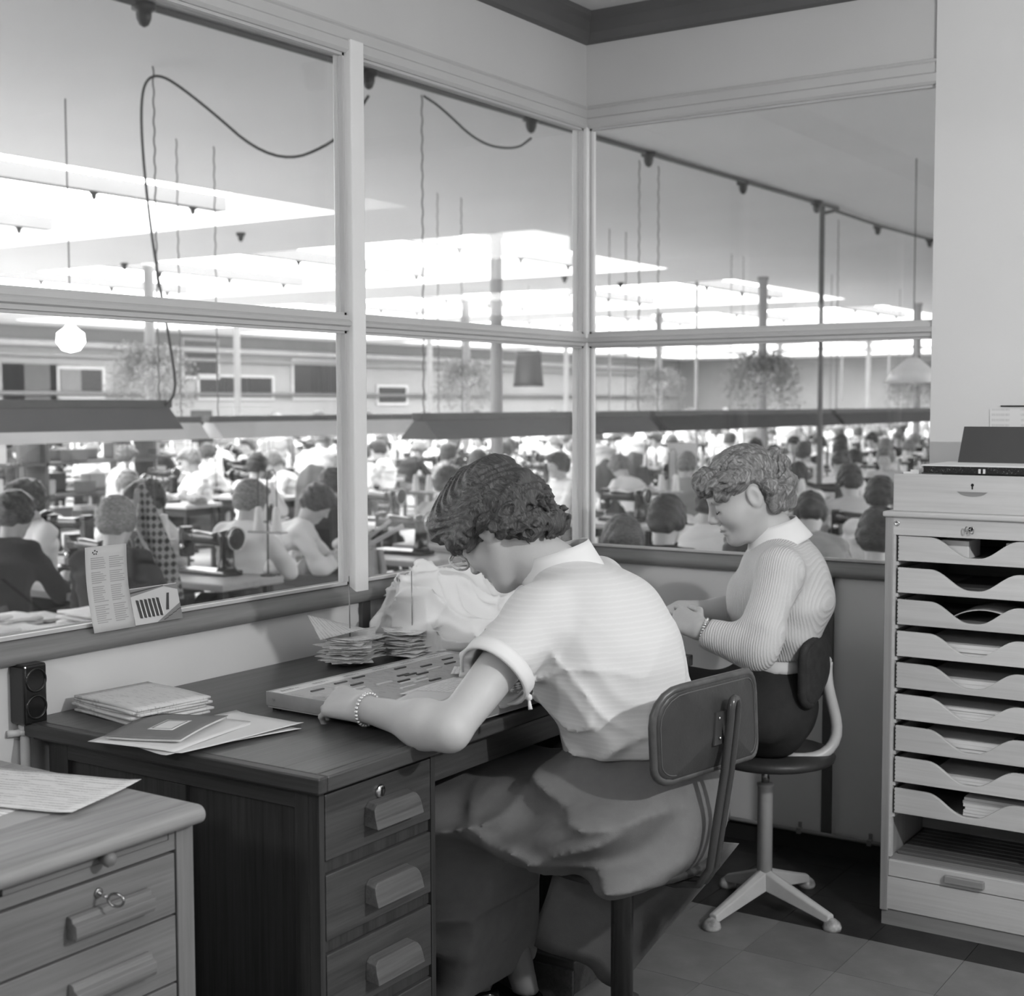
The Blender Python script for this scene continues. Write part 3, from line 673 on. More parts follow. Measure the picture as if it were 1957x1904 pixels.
for sx in (-1, 1):
    obj('key', MB().tube([(1.457+sx*.007+.004*math.cos(a), -.510, 1.092+.009*math.sin(a)) for a in np.linspace(0, 2*PI, 14)[:-1]], .0014, 6, closed=True), M('key_steel', .35, .25, metal=1.), kr, True)
obj('shank', MB().tube([(1.457, -.494, 1.094), (1.457, -.511, 1.094)], .0026, 6), M('key_steel', .35), kr, True)
for x0 in (CX0+.022, CX1-.028): obj('shutter_groove', MB().box(x0, x0+.006, CYF+.004, CYF+.022, .19, 1.07), bchx, cb)
obj('shelf', MB().box(CX0+.022, CX1-.022, CYF+.012, CYB-.012, .175, .187), bchd, cb)
for k in range(9): obj('shutter_slat', MB().box(CX0+.03, CX1-.03, CYF+.05+.032*k, CYF+.079+.032*k, .187, .196), wood('slat_wood', .10, .3, 0), cb, bevel=.002)
fl_ = obj('lower_front', MB().box(CX0+.02, CX1-.02, CYF+.002, CYF+.02, .045, .136), bchx, cb, bevel=.0015)
f2 = obj('shutter_edge', MB().box(CX0+.022, CX1-.022, CYF+.000, CYF+.022, .138, .182), bchx, cb, bevel=.002)
obj('handle', MB().box(1.408, 1.512, CYF-.014, CYF, .150, .171), bchd, f2, bevel=.003)
obj('back_board', MB().box(CX0+.022, CX1-.022, CYF+.30, CYF+.31, .196, .30), bchd, cb)
TX0, TX1 = CX0+.034, CX1-.034; TW = TX1-TX0; TH = .0675
sc_ = [(0, 0), (TW, 0), (TW, TH), (TW-.085, TH-.001)]
for a in np.linspace(0, 1, 13)[1:]: sc_.append((TW-.085-.105*a, TH-.001-(TH*.74)*(.5-.5*math.cos(PI*a))))
for a in np.linspace(0, 1, 13): sc_.append((.190-.105*a, TH-.001-(TH*.74)*(.5+.5*math.cos(PI*a))))
sc_ += [(0, TH)]
ord9 = ['top', 'second', 'third', 'fourth', 'middle', 'sixth', 'seventh', 'eighth', 'bottom']
trm = [bchx, wood('beech_tray', .58, .12, 0, .7, .5)]
for k in range(9):
    z = 1.0005-k*.0859
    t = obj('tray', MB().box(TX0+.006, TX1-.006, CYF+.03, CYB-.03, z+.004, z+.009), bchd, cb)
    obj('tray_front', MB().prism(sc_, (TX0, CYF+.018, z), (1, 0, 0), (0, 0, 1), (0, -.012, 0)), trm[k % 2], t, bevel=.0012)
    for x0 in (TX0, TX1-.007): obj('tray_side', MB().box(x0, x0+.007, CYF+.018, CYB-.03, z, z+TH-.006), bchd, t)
    for q in range(6): obj('finger_joint', MB().box(TX0-.0004, TX0+.0022, CYF+.0057, CYF+.010, z+.006+q*.0105, z+.009+q*.0105), black, t)
    for x0 in (CX0+.022, CX1-.034): obj('runner', MB().box(x0, x0+.012, CYF+.012, CYB-.03, z-.013, z-.003), bchx, cb)
    zb = z+.0095
    if k == 0:
        for (x0, x1, lab) in ((TX0+.10, TX0+.175, 'white card stack at the left of the top tray'), (TX0+.27, TX0+.39, 'white card stack at the right of the top tray')):
            tag(obj('card_stack', MB().box(x0, x1, CYF+.05, CYF+.16, zb, zb+.048), plain, None, bevel=.002), lab, 'cards')
    elif k == 2:
        def roll(u, v): return (TX0+.12+.20*u, CYF+.06+.2*v, zb+.004+.035*math.sin(PI*min(1, u*1.05))**.7)
        tag(obj('booklet', MB().sheet(roll, 12, 4, .002), news, None, True), 'curled booklet arching up inside the third tray', 'booklet')
    else:
        hh = [0, .012, 0, .03, .022, .032, .03, .016, .05][k]
        x1 = TX0+[0, .30, 0, .28, .29, .29, .28, .27, .38][k]; x0 = TX0+[0, .12, 0, .05, .05, .05, .05, .08, .175][k]
        o = root('paper_stack', ((x0+x1)/2, CYF+.15, zb), 'stack of papers lying in the %s tray of the cabinet' % ord9[k], 'papers', 'papers in the cabinet trays')
        m_ = plain if k != 1 else M('dark_folder', .06, .5)
        nn = max(2, int(hh/.008))
        for q in range(nn):
            dx = random.uniform(-.004, .004)
            obj('ream', MB().box(x0+dx, x1+dx, CYF+.045+random.uniform(0, .006), CYF+.30, zb+q*hh/nn, zb+(q+1)*hh/nn-.0006), m_, o)
# card box, ledger and folder on the cabinet
bx_ = root('card_box', (1.43, -.30, 1.133), 'beech card index box on top of the tray cabinet', 'box')
z0, z1 = 1.133, 1.233
fb = obj('front', MB().box(1.246, 1.66, -.482, -.470, z0, z1), bchx, bx_, bevel=.0015)
obj('keyhole', MB().lathe([(.004, 0), (.004, .001), (.0001, .001)], (1.455, -.482, 1.208), 10, (0, -1, 0)).box(1.4535, 1.4565, -.4835, -.482, 1.197, 1.207), black, fb)
gp = [(-.04+.08*u, 0) for u in (0, 1)]+[(.036*math.cos(a), -.012*math.sin(a)) for a in np.linspace(.25, PI-.25, 9)]
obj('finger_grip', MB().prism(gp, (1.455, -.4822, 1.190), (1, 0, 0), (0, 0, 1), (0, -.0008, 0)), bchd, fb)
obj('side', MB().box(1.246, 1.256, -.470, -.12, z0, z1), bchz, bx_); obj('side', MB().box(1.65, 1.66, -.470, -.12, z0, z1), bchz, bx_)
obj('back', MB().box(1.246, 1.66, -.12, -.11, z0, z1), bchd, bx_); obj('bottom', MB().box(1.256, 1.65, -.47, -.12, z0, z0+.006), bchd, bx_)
def cards(): return [random.uniform(0, .003) for _ in range(3)]
for k in range(10):
    o = obj('index_card', MB().box(1.262, 1.285, -.45+.03*k, -.449+.03*k, z0+.006, z1+.004+random.uniform(-.004, .01)), plain, bx_)
lg = root('marbled_ledger', (1.48, -.36, 1.233), 'thick black ledger with speckled edges lying on the card box', 'book')
m_, nt, b_ = _nt('marbled_edge'); nf = _noise(nt, _coord(nt, 220.), 1., 3., 1.5)
nt.links.new(_ramp(nt, nf, [(.50, .008), (.62, .02), (.68, .22)]), b_.inputs['Base Color']); b_.inputs['Roughness'].default_value = .5
obj('pages', MB().box(1.302, 1.70, -.405, -.16, 1.2345, 1.2525), m_, lg); obj('cover', MB().box(1.298, 1.70, -.41, -.155, 1.2525, 1.2555), plain, lg); obj('cover', MB().box(1.298, 1.70, -.41, -.155, 1.2332, 1.2345), black, lg)
for x in (1.45, 1.462): obj('clasp', MB().box(x, x+.006, -.4115, -.4105, 1.235, 1.247), plain, lg)
fo = [(1.336, 0), (1.345, .10), (1.70, .10), (1.70, 0)]
tag(obj('folder', MB().prism([(x, z) for x, z in fo], (0, -.205, 1.2556), (1, 0, 0), (0, .25, 1), (0, .012, 0)), M('dark_grey_folder', .055, .6, .06), None, bevel=.001), 'dark grey folder leaning upright on the ledger against the wall', 'folder')
wp_ = root('wall_notice', (1.5, -.06, 1.38), 'printed notice pinned to the white wall above the cabinet', 'paper')
obj('sheet', MB().box(1.372, 1.66, -.0155, -.0135, 1.26, 1.405), printed('notice_print', .72, .60, 130., 50., 'Z', .5), wp_)
obj('rail', MB().box(1.402, 1.7, -.018, -.0125, 1.411, 1.4145), black, wp_)
# low wooden foot board under the desk
ftb = root('foot_board', (.7, -1.28, 0), 'low wooden box on the floor under the dark desk', 'box')
obj('board', MB().box(.50, .80, -1.40, -1.15, .02, .10), oakx, ftb, bevel=.003)
obj('rail', MB().box(.50, .80, -1.41, -1.40, 0, .08), oakd, ftb); obj('rail', MB().box(.50, .80, -1.15, -1.14, 0, .08), oakd, ftb)
# ================================================================== CHAIRS
def curved_pad(out, mp, th, rings=(0, .25, .5, .75, .92, 1.)):
    n = len(out); V = []; F = []
    for side in (0, 1):
        base = len(V)
        for r in rings[1:]:
            for s, t in out: V.append(mp(s*r, t*r, th if side else 0.))
        V.append(mp(0, 0, th if side else 0.)); c_ = len(V)-1
        for i in range(len(rings)-2):
            for k in range(n):
                q = (base+i*n+k, base+i*n+(k+1) % n, base+(i+1)*n+(k+1) % n, base+(i+1)*n+k); F.append(q[::-1] if side else q)
        for k in range(n): F.append((c_, base+k, base+(k+1) % n)[::(1 if side else -1)])
    m = (len(rings)-2)*n; half = (len(rings)-1)*n+1
    for k in range(n): F.append((m+k, m+(k+1) % n, half+m+(k+1) % n, half+m+k))
    return MB().add(V, F)
def rrect(w, h, rs, n=6):
    """rounded rectangle half sizes w,h with corner radii (bl, br, tr, tl)"""
    o = []
    for (cx, cy, a0), r in zip(((-1, -1, PI), (1, -1, 1.5*PI), (1, 1, 0), (-1, 1, .5*PI)), rs):
        for a in np.linspace(a0, a0+PI/2, n): o.append((cx*(w-r)+r*math.cos(a), cy*(h-r)+r*math.sin(a)))
    return o
leather = M('dark_leather', .035, .42, .15, 25., .12, 140.)
enam = M('dark_enamel_tube', .05, .22, .08, spec=.6)
wenam = M('white_enamel_tube', .50, .35, .08, 12., .08, 60.)
c1 = root('swivel_chair', (1.03, -1.58, 0), 'dark swivel chair with leather backrest carrying the woman in the striped blouse', 'chair')
obj('sleeve', MB().lathe([(.0245, .06), (.0245, .368), (.0275, .370), (.0275, .380), (.012, .384)], (1.03, -1.58, 0), 20), enam, c1, True)
obj('spindle', MB().lathe([(.0125, .38), (.0125, .445)], (1.03, -1.58, 0), 14), steel, c1, True)
obj('seat', MB().lathe([(.0001, .437), (.17, .437), (.19, .447), (.19, .458), (.17, .468), (.0001, .47)], (1.03, -1.58, 0), 32), leather, c1, True)
for a in (.4, .4+PI/2, .4+PI, .4+1.5*PI):
    e = np.array([math.cos(a), math.sin(a), 0]); p0 = np.array([1.03, -1.58, 0])
    lg_ = obj('leg', MB().tube([p0+[0, 0, .085], p0+e*.12+[0, 0, .06], p0+e*.25+[0, 0, .025]], [.028, .022, .016], 8), enam, c1, True)
    obj('glide', MB().lathe([(.0001, .02), (.018, .016), (.02, 0)], p0+e*.25, 12), black, lg_, True)
tb = [(1.08, -1.615, .430), (1.18, -1.625, .428), (1.238, -1.632, .440), (1.264, -1.636, .478), (1.276, -1.636, .56), (1.293, -1.632, .68), (1.304, -1.63, .79), (1.305, -1.629, .812)]
arc = [(1.306, -1.615-.014*math.cos(a), .814+.016*math.sin(a)) for a in np.linspace(.2, PI-.2, 7)]
tb2 = [(x, y+.030, z) for x, y, z in tb[::-1]]
obj('back_tube', MB().tube(tb+arc+tb2, .0085, 10), enam, c1, True)
def bmap(s, t, d):
    u = (s+.17)/.34; y = -1.80+.335*u; x = 1.216+.062*u+.030*math.sin(PI*u)-.02*(t+.09)/.18*.4; return (x+d, y, .775+t)
o1 = rrect(.17, .09, (.03, .03, .05, .07))
br = obj('backrest', curved_pad(o1, bmap, .013), leather, c1, True)
obj('piping', MB().tube([bmap(s, t, .007) for s, t in o1], .0085, 8, closed=True), M('worn_leather_edge', .07, .35, .3, 30.), br, True)
obj('seam', MB().tube([bmap(s*.93, t*.88, .0135) for s, t in o1], .0012, 5, closed=True), M('stitching', .10, .6), br, True)
bp_ = obj('bracket', MB().add([bmap(s, t, d) for d in (.013, .017) for s, t in ((-.03, -.035), (.045, -.035), (.045, .03), (-.02, .03))], [(3, 2, 1, 0), (4, 5, 6, 7), (0, 1, 5, 4), (1, 2, 6, 5), (2, 3, 7, 6), (3, 0, 4, 7)]), enam, c1)
for t in (-.022, .018): obj('bolt', MB().lathe([(.0035, 0), (.003, .002), (.0001, .003)], bmap(-.012, t, .017), 10, (1, 0, 0)), steel, bp_, True)
for t in (-.03, .0, .022): obj('bolt', MB().lathe([(.004, 0), (.003, .003), (.0001, .004)], bmap(.035, t, .02), 10, (1, 0, 0)), steel, bp_, True)
c2 = root('swivel_chair', (.915, -.55, 0), 'white enamelled swivel chair with four-star base under the woman in the cardigan', 'chair')
obj('sleeve', MB().lathe([(.0215, .06), (.0215, .345), (.0235, .347), (.0235, .354), (.011, .358)], (.915, -.55, 0), 20), wenam, c2, True)
obj('spindle', MB().lathe([(.0115, .35), (.0115, .43)], (.915, -.55, 0), 14), steel, c2, True)
obj('seat', MB().lathe([(.0001, .42), (.155, .42), (.178, .428), (.182, .440), (.172, .452), (.0001, .458)], (.925, -.545, 0), 32), leather, c2, True)
feet = [at(px, py, z=.02) for px, py in ((1362, 1762), (1588, 1763), (1540, 1683), (1392, 1683))]
for p in feet:
    a = np.array([.915, -.55, .085]); b = np.array([p[0], p[1], .030]); dd = nrm((b-a)*[1, 1, 0]); sd = np.array([-dd[1], dd[0], 0])
    mb = MB(); V = []
    for q, (w, h) in ((a+[0, 0, 0], (.021, .030)), ((a+b)/2, (.019, .020)), (b, (.015, .012))):
        V += [q-sd*w-[0, 0, h], q+sd*w-[0, 0, h], q+sd*w*.8+[0, 0, h*.7], q+[0, 0, h], q-sd*w*.8+[0, 0, h*.7]]
    F = [tuple(range(4, -1, -1)), tuple(range(10, 15))]+[(i*5+k, i*5+(k+1) % 5, (i+1)*5+(k+1) % 5, (i+1)*5+k) for i in (0, 1) for k in range(5)]
    lg_ = obj('leg', mb.add(V, F), wenam, c2, bevel=.003)
    obj('glide', MB().lathe([(.024, .0), (.026, .008), (.022, .02), (.010, .03), (.0001, .033)], b+dd*.004-[0, 0, .03], 14), M('worn_white_foot', .35, .35, .5, 40.), lg_, True)
tp = [at(1500, 1448, d=3.86), at(1540, 1452, d=3.86), at(1575, 1445, d=3.87), at(1597, 1420, d=3.88), at(1602, 1390, d=3.88), at(1592, 1350, d=3.88), at(1581, 1310, d=3.88), at(1580, 1280, d=3.88), at(1581, 1265, d=3.88)]
tpp = []
for i in range(len(tp)-1): tpp += [tp[i], (tp[i]*.5+tp[i+1]*.5)]
tpp.append(tp[-1])
for _ in range(2): tpp = [tpp[0]]+[(tpp[i-1]+2*tpp[i]+tpp[i+1])/4 for i in range(1, len(tpp)-1)]+[tpp[-1]]
obj('back_tube', MB().tube(tpp, .0155, 12), wenam, c2, True)
BC = at(1588, 1272, d=3.86); BC[2] = .700; BL_ = nrm([-.23, .973, 0]); BN = nrm([.973, .23, 0])   # width direction, outward normal
def b2map(s, t, d): q = BC+BL_*s+BN*(d-1.5*s*s-.024)+np.array([0, 0, t]); return tuple(q)
o2 = rrect(.165, .085, (.035, .035, .045, .045))
b2 = obj('backrest', curved_pad(o2, b2map, .022), M('dark_worn_fabric', .028, .8, .3, 40., .3, 250.), c2, True)
obj('piping', MB().tube([b2map(s, t, .011) for s, t in o2], .012, 8, closed=True), M('dark_worn_fabric', .028), b2, True)
hp2 = at(1572, 1268, d=3.87)
obj('bracket', MB().obox(hp2-BN*.008, BL_, BN, (0, 0, 1), .022, .012, .028).tube([hp2, tp[-1]+[0, 0, .012]], .018, 10), wenam, c2, bevel=.004)
# ================================================================== PEOPLE
skin = M('skin', .50, .5, .05, 14., .06, 350., spec=.35)
lips = M('lip_tone', .22, .45)
def hair_mat(name, v, sc=(60, 60, 300)):
    m, nt, b = _nt(name); n = _noise(nt, _coord(nt, sc), 1., 6., 1.6)
    nt.links.new(_ramp(nt, n, [(.30, v*.35), (.5, v), (.72, v*2.1)]), b.inputs['Base Color'])
    b.inputs['Roughness'].default_value = .42; b.inputs['Specular IOR Level'].default_value = .5
    _bump(nt, b, n, .9, .006); return m
class Frame:
    def __init__(s, o, fwd, left, up): s.o = np.array(o, float); s.A = np.stack([nrm(fwd), nrm(left), nrm(up)])
    def to(s, p): return (p-s.o)@s.A.T
    def w(s, q): return s.o+np.array(q, float)@s.A
def head_frame(c, yaw_dir, pitch):
    d = nrm([yaw_dir[0], yaw_dir[1], 0]); z = np.array([0, 0, 1.]); l = np.cross(z, d)
    return Frame(c, d*math.cos(pitch)-z*math.sin(pitch), l, z*math.cos(pitch)+d*math.sin(pitch))
def head_sdf(q):
    d = ell(q, (-.012, 0, .032), (.096, .073, .088))
    d = smin(d, ell(q, (.030, 0, -.020), (.062, .060, .088)), .03)
    d = smin(d, cone(q, (.005, 0, -.070), (.066, 0, -.096), .046, .020), .035)
    for s in (-1, 1):
        d = smin(d, ell(q, (.050, s*.036, -.028), (.034, .028, .032)), .03)
        d = smin(d, cone(q, (.0, s*.055, -.045), (.055, s*.026, -.095), .018, .016), .03)
    d = smin(d, cone(q, (.080, -.036, .026), (.080, .036, .026), .012, .012), .022)
    for s in (-1, 1): d = smax(d, -ell(q, (.100, s*.032, .004), (.020, .020, .013)), .014)
    for s in (-1, 1): d = smin(d, ell(q, (.076, s*.032, .002), (.0155, .0165, .0135)), .006)
    d = smin(d, cone(q, (.088, 0, .016), (.110, 0, -.024), .0075, .0115), .014)
    for s in (-1, 1): d = smin(d, ell(q, (.100, s*.011, -.030), (.010, .008, .008)), .008)
    d = smin(d, ell(q, (.088, 0, -.058), (.013, .024, .0075)), .008); d = smin(d, ell(q, (.086, 0, -.071), (.013, .020, .0075)), .008)
    d = smax(d, -ell(q, (.104, 0, -.0645), (.010, .022, .0022)), .004)
    d = smin(d, ell(q, (.076, 0, -.098), (.020, .022, .017)), .02)
    for s in (-1, 1):
        e = ell(q, (-.012, s*.077, -.006), (.021, .008, .033)); e = smax(e, -ell(q, (-.008, s*.086, -.004), (.012, .007, .020)), .004)
        d = smin(d, e, .007)
    return d
def hand_prims(w, f, n, s, curls, sp=.0, size=1., tc=.5):
    """list of cones: wrist w, f along the fingers, n out of the back of the hand, s towards the thumb"""
    w = np.array(w); f = nrm(f); n = np.array(n)-f*(np.array(n)@f); n = nrm(n); s = nrm(np.array(s)-f*(np.array(s)@f)-n*(np.array(s)@n)); z = size
    L = []
    for o, ln in ((.027, .088), (.009, .092), (-.010, .088), (-.027, .080)):
        L.append((w+s*o*.6*z, w+f*ln*z+s*o*z, .0155*z, .0125*z, .012))
    for i, (o, ln, r) in enumerate(((.031, .072, .0080), (.010, .080, .0082), (-.011, .074, .0078), (-.031, .058, .0070))):
        p = w+f*(.088, .092, .088, .080)[i]*z+s*o*z; a = 0; dirn = f+s*(sp*(1.5-i))
        for j, k in enumerate((.46, .30, .24)):
            a += curls[i]*(.9, 1.1, .8)[j]; d_ = nrm(nrm(dirn)*math.cos(a)-n*math.sin(a)); q = p+d_*ln*k*z
            L.append((p, q, r*(1-.1*j)*z, r*(.92-.1*j)*z, .0025)); p = q
    p = w+f*.022*z+s*.022*z-n*.006*z; d1 = nrm(f*.62+s*.55-n*.45*tc); q = p+d1*.048*z; L.append((p, q, .0145*z, .0115*z, .012))
    d2 = nrm(f*.85+s*(.25-.3*tc)-n*.5*tc); r_ = q+d2*.032*z; L.append((q, r_, .0105*z, .0095*z, .005)); L.append((r_, r_+nrm(d2+f*.3)*.022*z, .0095*z, .0075*z, .004))
    return L
def arm_sdf(p, S, E, Wr, r, hand, d=None):
    e = cone(p, S, E, r[0], r[1]); m = np.array(E)*.72+np.array(Wr)*.28
    g = smin(cone(p, E, m, r[1]*.90, r[2]*.96), cone(p, m, Wr, r[2]*.96, r[3]), .05)
    e = smin(e, g, .024)
    m = np.linalg.norm(p-np.asarray(Wr, np.float32), axis=1) < .27
    if m.any():
        pm, em = p[m], e[m]
        for a, b, ra, rb, k in hand: em = smin(em, cone(pm, a, b, ra, rb), k)
        e[m] = em
    return e
def stripes(name, v, dv, per, axis='Z', bump=.3, rough=.85, dirv=None):
    m, nt, b = _nt(name); w = _wave(nt, _coord(nt, 1.), 1./per*PI/10., 1.2, 1., 3., axis)
    n = _noise(nt, _coord(nt, 7.), 1., 4.)
    cc_ = _ramp(nt, _math(nt, 'ADD', _math(nt, 'MULTIPLY', w, .8), _math(nt, 'MULTIPLY', n, .2)), [(.55, v), (.95, v*(1+dv))])
    nt.links.new(cc_, b.inputs['Base Color']); b.inputs['Roughness'].default_value = rough; b.inputs['Specular IOR Level'].default_value = .15
    _bump(nt, b, w, bump, .0015); return m
# ---------------------------------------------------------------- woman in the striped blouse
w1 = root('person', (1.05, -1.58, 0), 'woman in a light striped short-sleeved blouse writing at the dark desk', 'person')
H1 = head_frame((.742, -1.63, 1.148), (-1, -.04), math.radians(46))
N1 = np.array([.875, -1.59, 1.05])
SL, EL, WL = np.array([.925, -1.748, .982]), np.array([.905, -2.035, .795]), np.array([.672, -2.015, .808])
SR, ER, WR = np.array([.87, -1.43, 1.0]), np.array([.77, -1.31, .835]), np.array([.705, -1.50, .830])
hl = hand_prims(WL, (-.97, .18, .02), (-.22, -.52, .82), (.1, .80, .58), (.36, .46, .56, .66), .09, 1.06, .7)
hr = hand_prims(WR, (-.35, -.85, -.15), (-.75, .3, .6), (-.7, -.2, .65), (.75, .8, .85, .9), 0., .95, .7)
def skin1(p):
    q = H1.to(p); d = np.full(len(p), 9.); m = np.linalg.norm(q, axis=1) < .26
    if m.any(): d[m] = head_sdf(q[m])
    d[~m] = np.linalg.norm(q[~m], axis=1)-.12
    nk = econe(p, N1+[.01, 0, -.02], H1.w((-.030, 0, -.045)), (.058, .056), (.052, .054), (0, 1, 0))
    d = smin(d, nk, .03)
    d = smin(d, econe(p, (1.02, -1.58, .62), (.94, -1.58, .93), (.13, .09), (.135, .09), (0, 1, 0)), .05)
    d = smin(d, cone(p, (.91, -1.58, .97), N1, .08, .055), .05)
    for S in (SL, SR): d = smin(d, cone(p, (.92, -1.58, .96), S, .055, .045), .03)
    d = smin(d, arm_sdf(p, SL, EL, WL, (.052, .038, .041, .0255), hl), .02)
    d = smin(d, arm_sdf(p, SR, ER, WR, (.050, .042, .040, .0245), hr), .02)
    return d
v, f = sdf_mesh(skin1, (.42, -2.14, .58), (1.2, -1.2, 1.34), .0038, slack=.004)
body1 = obj('body', (v, f), skin, w1, True)
# legs, stockings and shoes
stock = M('stocking', .16, .6, .05)
legm = MB()
def legs(p):
    d = cone(p, (.60, -1.66, .44), (.655, -1.58, .07), .055, .030)
    d = np.minimum(d, cone(p, (.60, -1.50, .44), (.755, -1.54, .07), .055, .030)); d = smin(d, cone(p, (.60, -1.66, .44), (1.0, -1.66, .53), .06, .08), .03)
    return smin(d, cone(p, (.60, -1.50, .44), (1.0, -1.50, .53), .06, .08), .03)
v, f = sdf_mesh(legs, (.48, -1.8, .06), (1.1, -1.38, .64), .012); obj('stockings', (v, f), stock, w1, True)
def shoe(p, c, d):
    F_ = Frame(c, d, np.cross([0, 0, 1.], d), (0, 0, 1)); q = F_.to(p)
    e = smin(ell(q, (.06, 0, .03), (.085, .040, .034)), ell(q, (-.06, 0, .045), (.045, .033, .045)), .04)
    e = smax(e, -ell(q, (-.03, 0, .095), (.085, .030, .045)), .012)
    e = np.minimum(e, np.maximum(np.abs(q[:, 0]+.075)-.022, np.maximum(np.abs(q[:, 1])-.024, np.abs(q[:, 2]-.012)-.024)))
    return np.maximum(e, -q[:, 2]+.001)
shm = M('black_shoe_leather', .012, .18, .1, spec=.6)
for c_, d_ in (((.60, -1.60, 0), (-.8, -.3, 0)), ((.70, -1.535, 0), (-.95, .1, 0))):
    v, f = sdf_mesh(lambda p: shoe(p, np.array(c_), nrm(d_)), np.array(c_)-[.19, .19, .02], np.array(c_)+[.19, .19, .13], .005); obj('shoe', (v, f), shm, w1, True)
# blouse
def blouse1(p):
    d = econe(p, (1.072, -1.58, .70), (1.005, -1.58, .86), (.178, .122), (.190, .136), (0, 1, 0))
    d = smin(d, econe(p, (1.0, -1.58, .86), (.925, -1.585, .985), (.188, .136), (.165, .088), (0, 1, 0)), .05)
    d = smin(d, ell(p, (.985, -1.58, .965), (.105, .165, .098)), .06)
    d = smin(d, cone(p, (.905, -1.588, 1.0), N1+[.004, 0, .004], .085, .062), .05)
    for S, E in ((SL, EL), (SR, ER)):
        d = smin(d, cone(p, (.93, -1.58, .965), S, .085, .066), .04)
        ax = nrm(E-S); e = cone(p, S, S+(E-S)*.62, .064, .076)
        e = smax(e, (p-S)@ax-.52*np.linalg.norm(E-S), .006); e = np.maximum(e, -(cone(p, S+(E-S)*.46, E, .060, .062)))
        d = smin(d, e, .03)
    # creases: drape from shoulder to waist and the gathers above the hem
    a = (p[:, 0]-1.0)*9+(p[:, 2]-.85)*26+vnoise(p, 8.)*2.2; g = np.clip((.98-p[:, 2])/.16, 0, 1)
    d = d+.0075*np.sin(a)*g+.009*vnoise(p, 11.)+.006*np.abs(np.sin((p[:, 0]*.6+p[:, 2]*.8-p[:, 1]*.5)*34+vnoise(p+4, 7.)*3))*g+.003*np.sin((p[:, 1]+p[:, 0])*70+vnoise(p, 9.)*3)*np.clip((.80-p[:, 2])/.1, 0, 1)
    d = d+.010*np.clip(vnoise(p+5, 5.), 0, 1)*g
    def crease(v, w, s): return (1-np.abs(np.sin(p@np.asarray(nrm(v), np.float32)*w+vnoise(p+s, 6.)*2.4)))**4
    d = d-.010*crease((-.5, -.3, 1.), 26, 1)*g-.009*crease((.8, -.2, .9), 22, 4)*np.clip((1.02-p[:, 2])/.2, 0, 1)-.008*crease((.2, 1., .25), 24, 8)*np.clip((.86-p[:, 2])/.1, 0, 1)
    d = smax(d, (.698+.10*(1.04-p[:, 0])*0)-p[:, 2]+.012*vnoise(p, 4.), .008)
    nk = econe(p, N1-[.03, 0, .03], H1.w((-.03, 0, -.045)), (.060, .058), (.056, .056), (0, 1, 0)); d = smax(d, -nk, .01)
    return d
v, f = sdf_mesh(blouse1, (.70, -2.0, .66), (1.26, -1.2, 1.15), .0055)
bl1 = obj('blouse', (v, f), stripes('striped_cotton', .62, .06, .0105, 'Z', .06), w1, True, relax=3)
def band(name, S, E, t, r, h_, mat, par, th=.004, n=28, wob=.03):
    ax = nrm(np.array(E)-S); c_ = S+(np.array(E)-S)*t; u = nrm(np.cross(ax, (0, 0, 1.))); w_ = np.cross(ax, u)
    def fn(a, b): an = 2*PI*a; rr_ = r*(1+wob*math.sin(3*an)); return c_+ax*h_*(b-.5)+(u*math.cos(an)+w_*math.sin(an))*rr_
    return obj(name, MB().sheet(fn, n, 3, th), mat, par, True)
cuffm = M('pale_cuff_cotton', .72, .85, .03)
band('cuff', SL, EL, .50, .0775, .034, cuffm, bl1, .006); band('cuff', SR, ER, .50, .0755, .034, cuffm, bl1, .006)
tie = SL+(EL-SL)*.50
obj('cuff_knot', MB().lathe([(.0001, .008), (.006, .004), (.007, -.004), (.0001, -.008)], tie+np.array([.055, .035, -.052]), 10).tube([tie+np.array([.055, .035, -.055]), tie+np.array([.062, .03, -.075])], [.003, .005], 6), cuffm, bl1, True)
nax = nrm(H1.w((-.03, 0, -.045))-N1+np.array([.05, 0, .10])); nu = nrm(np.cross(nax, (0, 1., 0))); nv = np.cross(nax, nu)
if nu[0] > 0: nu = -nu                                            # nu points to the front of the throat
def collar(a, b):
    an = .55+(2*PI-1.1)*a; r = .063+.020*b+.004*math.sin(an*2); back = .5-.5*math.cos(an)
    return N1+np.array([.008, 0, .012])+nax*(.040*(1-b)-.012*b+.012*back*(1-b))+(nu*math.cos(an)*1.04+nv*math.sin(an))*r
obj('collar', MB().sheet(collar, 30, 5, .004), cuffm, bl1, True)
